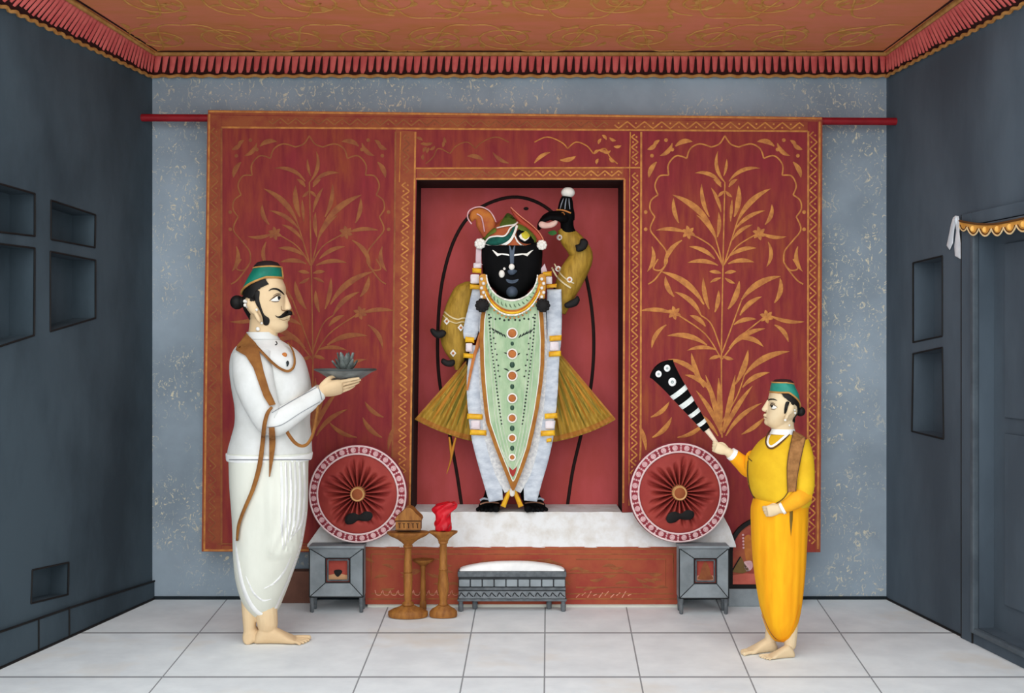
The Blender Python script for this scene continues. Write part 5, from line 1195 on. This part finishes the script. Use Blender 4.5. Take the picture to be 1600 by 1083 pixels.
q = MB(); q.lathe([(.001, -.005), (.034, -.005), (.036, -.002), (.022, .010), (.016, .024), (.001, .03)], (tx, ty, tz), n=24); q.build('calyx', PEWTER, lo)
for k in range(13):
    a_ = 2*PI*k/13+.2; tilt = (.78 if k % 2 else .36)+.06*math.sin(k*2.1); L_ = .084 if k % 2 else .098
    d = Vector((math.cos(a_)*math.sin(tilt), math.sin(a_)*math.sin(tilt), math.cos(tilt))); w = Vector((-math.sin(a_), math.cos(a_), 0)); nrm = d.cross(w); o = Vector((tx, ty, tz+.012)); q = MB(); vs = []; fs = []
    for i in range(9):
        t = i/8; hw = max(.0006, .0165*(t*1.9)**.7*(1-t**3)*.95 if t > 0 else .003); c = o+d*(L_*t)-nrm*(.006*math.sin(PI*t)); 
        for y in (-1, -.5, 0, .5, 1): vs.append(c+w*(hw*y)+nrm*(-.006*(1-y*y)))
        if i:
            for m_ in range(4): p0 = 5*(i-1)+m_; fs.append((p0, p0+1, p0+6, p0+5))
    n0 = len(vs); vs += [p+nrm*.002 for p in vs]; fs += [tuple(j+n0 for j in reversed(f)) for f in fs]; q.add(vs, fs); q.build('petal', LG, lo)

# ---------------------------------------------------------------- the boy in yellow
YK = 4.93; sK = YK/F
boy = thing('person', 'boy in a yellow tunic and saffron wrap raising a striped fly whisk', 'person', (P(1215, 0, YK).x, YK, 0))
C9 = lambda x, y: (1170+x/9.845, 590+y/9.845)
b = MB()
b.rows(YK, [(599, 1213, 1228, .02), (602, 1208, 1236, .038), (607, 1205.5, 1240, .053), (613, 1203.5, 1243, .062), (619, 1202, 1245, .067), (627, 1200.5, 1246, .070), (635, 1199, 1246, .071), (643, 1197.5, 1245, .068), (650, 1195.8, 1241.5, .062), (656, 1195.5, 1236, .055), (662, 1197, 1229, .047), (667, 1202, 1220, .035), (670, 1207, 1214, .02)], n=44, e=2.25)
b.rows(YK, [(625, 1198.5, 1206, .006), (631, 1195, 1206, .008), (636, 1191.8, 1206, .011), (639.5, 1190.2, 1206, .0135), (642, 1191.2, 1206, .013), (644, 1195, 1206, .009)], n=22)
b.rows(YK, [(646.5, 1193.8, 1206, .010), (649.5, 1192.4, 1206, .014), (651.3, 1194.4, 1206, .014), (653.5, 1193.2, 1206, .013), (656, 1196, 1206, .010)], n=22)
b.ell(P(1200.5, 659.5, YK), .018, .022, .016)
b.rows(YK, [(650, 1210, 1240, .042), (664, 1208, 1240, .045), (676, 1206, 1242, .05), (686, 1200, 1247, .065)], n=36)
for sg in (-1, 1):
    e = YK+sg*.070
    e += sg*.004; b.ell(P(1234.5, 640.5, e), .016, .011, .026, rot=Matrix.Rotation(.45, 3, 'Y')); b.ell(P(1229, 652, e), .008, .010, .020, rot=Matrix.Rotation(.45, 3, 'Y'))
b.rows(YK, [(684, 1200, 1248, .075), (700, 1186, 1256, .11), (730, 1182, 1256, .115), (770, 1190, 1252, .10), (800, 1188, 1250, .10), (830, 1188, 1252, .10)], n=36)
S1, E1, W1 = P(1252, 702, YK-.08), P(1257, 772, YK-.10), P(1221, 795, YK-.125)
b.limb([S1, (S1+E1)/2, E1, (E1+W1)/2, W1], [.042, .036, .032, .028, .021])
hand(b, W1+Vector((-.004, 0, 0)), (-1, -.02, -.20), (.05, 1, -.1), .108, curl=(.95, 1.0, 1.05, 1.1), side=-1, r=.0056, spread=.05, thumb=((.08, .12, .03), (.2, .20, .10), (.32, .18, .17), (.42, .10, .22)))
S2, E2, W2 = P(1196, 706, YK+.07), P(1172, 738, YK+.10), P(1138, 706.5, YK+.08)
b.limb([S2, (S2+E2)/2, E2, (E2+W2)/2, W2], [.036, .030, .027, .025, .020])
HD = P(1118, 690, YK+.103); TOPW = P(1031, 573, YK+.02)
ax = (TOPW-HD).normalized()
hand(b, W2+Vector((-.004, 0, .002)), (-.93, -.05, .36), (.30, 1, -.2), .105, curl=(.85, 1.0, 1.1, 1.2), side=-1, r=.0057, spread=.05, thumb=((.08, .14, .05), (.24, .24, .16), (.40, .20, .24), (.52, .10, .27)))
hx = P(1226, 0, YK).x
b.limb([P(1224, 830, YK-.04), P(1230, 910, YK-.04), Vector((P(1232.5, 0, YK).x, YK-.03, .18)), Vector((P(1232, 0, YK).x, YK-.03, .05))], [.06, .05, .036, .026])
foot(b, Vector((P(1236.5, 0, YK).x, YK-.045, 0)), PI+.22, .150, flip=1)
b.limb([P(1212, 830, YK+.05), P(1214, 910, YK+.045), Vector((P(1214, 0, YK).x, YK+.045, .16)), Vector((P(1208, 0, YK).x, YK+.04, .06))], [.075, .05, .036, .027])
foot(b, Vector((P(1217, 0, YK).x, YK+.05, 0)), PI+.30, .180, flip=-1)
kb = remesh(b, .0024, 2); kb.build('body', SKIN_B, boy, angle=180); KV = kb.bvh()
c9 = lambda *ps: [C9(*p) for p in ps]
hp = c9((445, 215), (540, 205), (660, 285), (800, 470), (760, 560), (700, 700), (640, 660), (670, 590), (720, 540), (700, 440), (650, 400), (600, 410), (585, 370), (530, 330), (470, 275))
region(kb, hp, .005, 'hair', HAIR, boy, YK, cond=lambda c: c.z > .95)
q = MB(); q.decal(c9((572, 375), (625, 380), (606, 440), (584, 520), (548, 562), (546, 480)), KV, thick=.003, puff=.003, step=1.2); q.build('sideburn', HAIR, boy); q.mir(YK).build('sideburn', HAIR, boy)
q = MB(); q.ell(P(1250.5, 643, YK), .021, .023, .0215); q.ell(P(1245, 640, YK), .015, .02, .018); q.build('hair_bun', HAIR, boy)
cap = MB(); rs = []
for t, (vf, vb_, uf, ub, ry) in enumerate(((612.5, 638, 1203.5, 1249.5, .072), (610, 635, 1203.5, 1249.5, .0735), (604, 620, 1204.5, 1247.5, .070), (597.5, 601, 1206.5, 1240, .056))):
    ring = []
    for j in range(48):
        th = 2*PI*j/48; ct = math.cos(th); k = (ct+1)/2; u = (uf+ub)/2+(uf-ub)/2*ct; v = vb_+(vf-vb_)*(min(1, k*2)**.55); ring.append(P(u, v, YK)+Vector((0, ry*math.sin(th), 0)))
    rs.append(ring)
cap.rings(rs); co = cap.build('cap', mat('sea green silk', (48, 144, 126), (36, 120, 104), scale=8, rough=.5), boy)
q = MB(); q.tube(rs[0], .0042, n=8, sub=1, closed=True); q.tube(rs[3], .003, n=8, sub=1, closed=True); q.build('cap_braid', TRIM, co)
q = MB(); rs2 = []
for f_, dz in ((1.0, -.008), (.94, .005), (.7, .013), (.3, .016)):
    rs2.append([P(1223+(rs[3][j].x*F/YK+CX-1223)*f_, 598, YK)+Vector((0, (rs[3][j].y-YK)*f_, dz)) for j in range(48)])
q.rings(rs2); q.build('cap_crown', mat('maroon crown cloth', (60, 26, 30), (44, 20, 24)), co)
face(c9((345, 470), (352, 445), (372, 432), (405, 440), (432, 458), (410, 478), (375, 484)), c9((338, 440), (352, 418), (372, 430), (362, 455), (345, 462)),
     [(c9((325, 440), (345, 405), (385, 415), (440, 460)), [1.0, 1.5, 1.2, .4]), (c9((340, 482), (375, 490), (415, 480)), [.4, .7, .4]), (c9((330, 395), (360, 385), (405, 405)), [.4, .6, .4])],
     [(c9((298, 352), (330, 335), (385, 335), (435, 352)), [1.3, 2.0, 1.8, .6])], KV, YK, boy)
q = MB(); q.strip(c9((268, 500), (262, 540), (235, 545)), [.5, .8, .4], KV, thick=.0012, step=1, mirror=YK); q.strip(c9((228, 608), (255, 612), (275, 620)), [.6, .9, .3], KV, thick=.0012, step=1, mirror=YK); q.build('nostril_line', mat('lip crease', (150, 98, 80), (136, 88, 70)), boy)
q = MB()
for c_, r_ in (((705, 500), .005), ((710, 545), .0055), ((560, 655), .0055), ((625, 735), .005)): p = C9(*c_); q = MB(); q.ell(on(KV, p[0], p[1], .005) if KV.ray_cast(CAM, (P(p[0], p[1], 1)-CAM).normalized())[0] else P(p[0]-1, p[1], YK-.075), r_, n=12, k=8); q.build('pearl_earring', PEARL, boy); q.mir(YK).build('pearl_earring', PEARL, boy)
# tunic
q = MB()
q.rows(YK, [(676, 1210, 1240, .048), (681, 1200, 1250, .068), (689, 1189, 1259, .098), (700, 1180, 1264.5, .122), (716, 1171, 1267.5, .135), (735, 1168, 1268.5, .138), (752, 1169.5, 1268, .137), (766, 1173, 1267, .134), (776, 1178, 1266.5, .13), (784, 1186, 1265, .124), (789, 1193, 1262, .118)], n=64, e=2.3, sub=5)
nn = len(q.v)
for i, p in enumerate(q.v):     # hem rises towards the back
    vv = CY-(p.z-H)*F/YK; uu = CX+p.x*F/YK
    if vv > 764: k = min(1, (vv-764)/25); q.v[i] = p+Vector((0, 0, .000*k))
kt = q.build('tunic', YELLOW, boy); KT = q.bvh(); q0 = q
q = MB(); q.rows(YK, [(764, 1184, 1256, .112), (776, 1180, 1261, .122), (786, 1176.5, 1262, .127), (800, 1174, 1261, .13), (830, 1174.5, 1260, .13), (870, 1177, 1258.5, .126), (900, 1180, 1256.5, .12), (930, 1184.5, 1253.5, .11), (955, 1190, 1249.5, .098), (975, 1197, 1245, .082), (990, 1205, 1239, .06), (998, 1212, 1232, .04), (1002, 1218, 1226, .02)], n=64, sub=5)
for i, p in enumerate(q.v):
    uu = CX+p.x*F/YK; vv = CY-(p.z-H)*F/YK; k = max(0, min(1, (985-vv)/60))*max(0, min(1, (vv-790)/30)); q.v[i] = p+Vector((0, math.copysign(.007*k*math.sin((uu-1215)*.27+vv*.004), YK-p.y), 0))
wrap = q.build('wrap', ORANGE, boy); DW = q.bvh()
q = MB(); q.strip([(1190, 960), (1199, 984), (1210, 999), (1222, 1002), (1234, 994), (1243, 972), (1250, 945)], [1, 2, 2.5, 2.5, 2.5, 2, 1], DW, thick=.004, puff=.003); q.build('hem_fold', ORANGE, wrap)
q = MB(); q.decal([(1234, 796), (1239, 794), (1238.5, 812), (1236, 838), (1234, 815)], DW, thick=.004, puff=.004, smooth=False); q.build('dark_sash_end', mat('dark olive sash', (124, 96, 36), (100, 78, 28)), boy)
DB = mat('dark brown cord', (96, 62, 36), (80, 50, 30))
q = MB(); q.strip([(1205, 671), (1199, 679), (1196.5, 690), (1200, 699), (1208, 700.5), (1220, 692), (1232, 680), (1240, 669)], 2.0, KT, thick=.005, puff=.002, step=1.5); q.strip([(1169, 712), (1168, 740), (1171, 762), (1178, 778), (1188, 787.5), (1199, 790), (1212, 787), (1224, 779), (1232, 768)], 1.4, KT, thick=.004, step=1.5); q.strip([(1169.5, 716), (1175, 721)], 1.2, KT, thick=.003, step=1.5); q.build('dark_piping', DB, kt)
q = MB(); q.strip([(1206, 673), (1201, 683), (1199.5, 692), (1204, 697.5), (1212, 694), (1224, 684), (1237, 673)], [2.5, 3, 3, 3, 3.4, 3.8, 3.5], KT, thick=.006, puff=.002, step=1.5); q.rows(YK, [(670, 1206, 1241, .05), (674, 1204.5, 1242, .054), (678, 1203, 1243.5, .058)], n=40, sub=2); q.build('white_collar', PURE, boy)
up = MB(); up.tube([P(1247, 690, YK-.075), P(1253.5, 715, YK-.085), P(1256, 742, YK-.10), P(1256, 764, YK-.112), P(1253, 776, YK-.118)], [.046, .047, .045, .042, .034], n=24); up.build('upper_sleeve', YELLOW, boy)
k2 = MB(); k2.add(q0.v, q0.f); k2.add(up.v, up.f); KTS = smooth_depth(k2.bvh(), 5)
q = MB(); q.decal([(1240, 673), (1252, 679), (1259, 684), (1255, 700), (1250.5, 720), (1246, 745), (1243.5, 768), (1231, 769), (1230, 745), (1230.5, 722), (1234, 700)], KTS, thick=.007, puff=.002, smooth=False, step=2.4); sh = q.build('shoulder_cloth', mat('brown brocade', (164, 114, 66), (136, 92, 50), scale=45), boy)
q = MB(); q.strip([(1240, 673), (1234, 700), (1230.5, 722), (1230, 745), (1231, 769)], 1.2, KTS, off=.005, thick=.004, step=1.5); q.strip([(1259, 684), (1255, 700), (1250.5, 720), (1246, 745), (1243.5, 768)], 1.2, KTS, off=.005, thick=.004, step=1.5); q.build('dark_edge', DB, sh)
# sleeves
q = MB(); q.tube([P(1256, 771, YK-.108), P(1246, 780, YK-.132), P(1234, 788, YK-.135), P(1224, 793.5, YK-.128)], [.041, .037, .030, .024], n=22); sl = q.build('sleeve', mat('amber cotton', (242, 172, 34), (232, 156, 26), rough=.8), boy); S_ = q.bvh()
q = MB(); q.tube([P(1224.5, 793.5, YK-.128), P(1220.5, 795.5, YK-.126)], [.026, .0255], n=22, sub=2); q.build('white_cuff', PURE, sl)
q = MB(); q.tube([P(1184, 722, YK+.05), P(1172, 731, YK+.09), P(1158, 722, YK+.09), P(1146, 711.5, YK+.083)], [.060, .047, .035, .029], n=22); sl = q.build('sleeve', ORANGE, boy)
q = MB(); q.tube([P(1146.5, 712, YK+.083), P(1141.5, 708.5, YK+.081)], [.029, .0275], n=22, sub=2); q.build('white_cuff', PURE, sl)
# fly whisk
fw = thing('fly_whisk', 'black and white banded fly whisk held up by the boy in yellow', 'whisk', HD)
nY = Vector((0, 1, 0)); px_ = ax.cross(nY).normalized(); LW = (TOPW-HD).length
def wr_(t, w, d): return [HD+ax*(t*LW)+px_*(math.cos(2*PI*j/28)*w*sK)+nY*(math.sin(2*PI*j/28)*d) for j in range(28)]
def wprof(t): return 4.6+2.3*t*5+5.6*max(0, t-.25)+4.5*max(0, t-.72)**2*8
segs = [(.15, .21, 'B'), (.21, .265, 'W'), (.265, .345, 'B'), (.345, .395, 'W'), (.395, .485, 'B'), (.485, .545, 'W'), (.545, .635, 'B'), (.635, .69, 'W'), (.69, 1.0, 'B')]
segs = [(.165, .232, 'B'), (.232, .275, 'W'), (.275, .362, 'B'), (.362, .408, 'W'), (.408, .495, 'B'), (.495, .552, 'W'), (.552, .635, 'B'), (.635, .688, 'W'), (.688, 1.0, 'B')]
for t0_, t1_, c_ in segs:
    q = MB(); k = 6; rr = [wr_(t0_+(t1_-t0_)*i/k, wprof(t0_+(t1_-t0_)*i/k)*(1.03 if c_ == 'W' else 1), (.012+.018*(t0_+(t1_-t0_)*i/k))*(1.06 if c_ == 'W' else 1)) for i in range(k+1)]
    if t1_ == 1.0: rr[-1] = [p+ax*(.012*math.cos(2*PI*j/28*2)*-1) for j, p in enumerate(rr[-1])]
    q.rings(rr); o = q.build('white_band' if c_ == 'W' else 'black_band', mat('white plume band', (232, 234, 230), (206, 212, 208), scale=40) if c_ == 'W' else BLACK, fw)
    if t1_ == 1.0: top_ = o; WV = q.bvh()
for c_, r_ in (((1029, 584.5), 5.2), ((1042.5, 575.5), 5.4), ((1050.5, 597), 6.6)):
    q = MB(); q.decal(circ(c_, r_*.92, 14, r_), WV, thick=.004, puff=.003, step=1.6); e_ = q.build('white_spot', PURE, top_)
    q = MB(); q.decal(circ(c_, r_*.4, 10), WV, off=.004, thick=.003, step=1.4); q.build('grey_eye', mat('pale grey', (176, 184, 182), (150, 160, 158)), e_)
q = MB(); q.tube([HD-ax*.045, HD, HD+ax*(.17*LW)], [.0075, .0085, .0125], n=16); q.build('handle', mat('ivory handle', (236, 216, 192), (220, 196, 168), rough=.5), fw)
# ---------------------------------------------------------------- camera, daylight
sc = bpy.context.scene
cd = bpy.data.cameras.new('camera'); cam = bpy.data.objects.new('camera', cd); COL.objects.link(cam)
cam.location = CAM; cam.rotation_euler = (PI/2, 0, 0); cd.sensor_width = 36; cd.lens = F/1600*36; cd.shift_y = -3.5/1600; cd.clip_start = .05
sc.camera = cam
w = bpy.data.worlds.new('open sky'); sc.world = w; w.use_nodes = True
bg = w.node_tree.nodes['Background']; bg.inputs[0].default_value = (.94, .985, 1.01, 1); bg.inputs[1].default_value = 1.55
def sun(name, el, az, e, ang):
    l = bpy.data.lights.new(name, 'SUN'); l.energy = e; l.angle = math.radians(ang); l.color = (1, .995, .98); o = bpy.data.objects.new(name, l); COL.objects.link(o)
    d = Vector((math.sin(math.radians(az))*math.cos(math.radians(el)), math.cos(math.radians(az))*math.cos(math.radians(el)), -math.sin(math.radians(el))))
    o.rotation_euler = d.to_track_quat('-Z', 'Y').to_euler()
sun('hazy_sun', 22, 6, .95, 60)
sc.view_settings.view_transform = 'Standard'; sc.view_settings.look = 'None'; sc.view_settings.gamma = 1; sc.view_settings.exposure = 0
sc.view_settings.use_curve_mapping = False
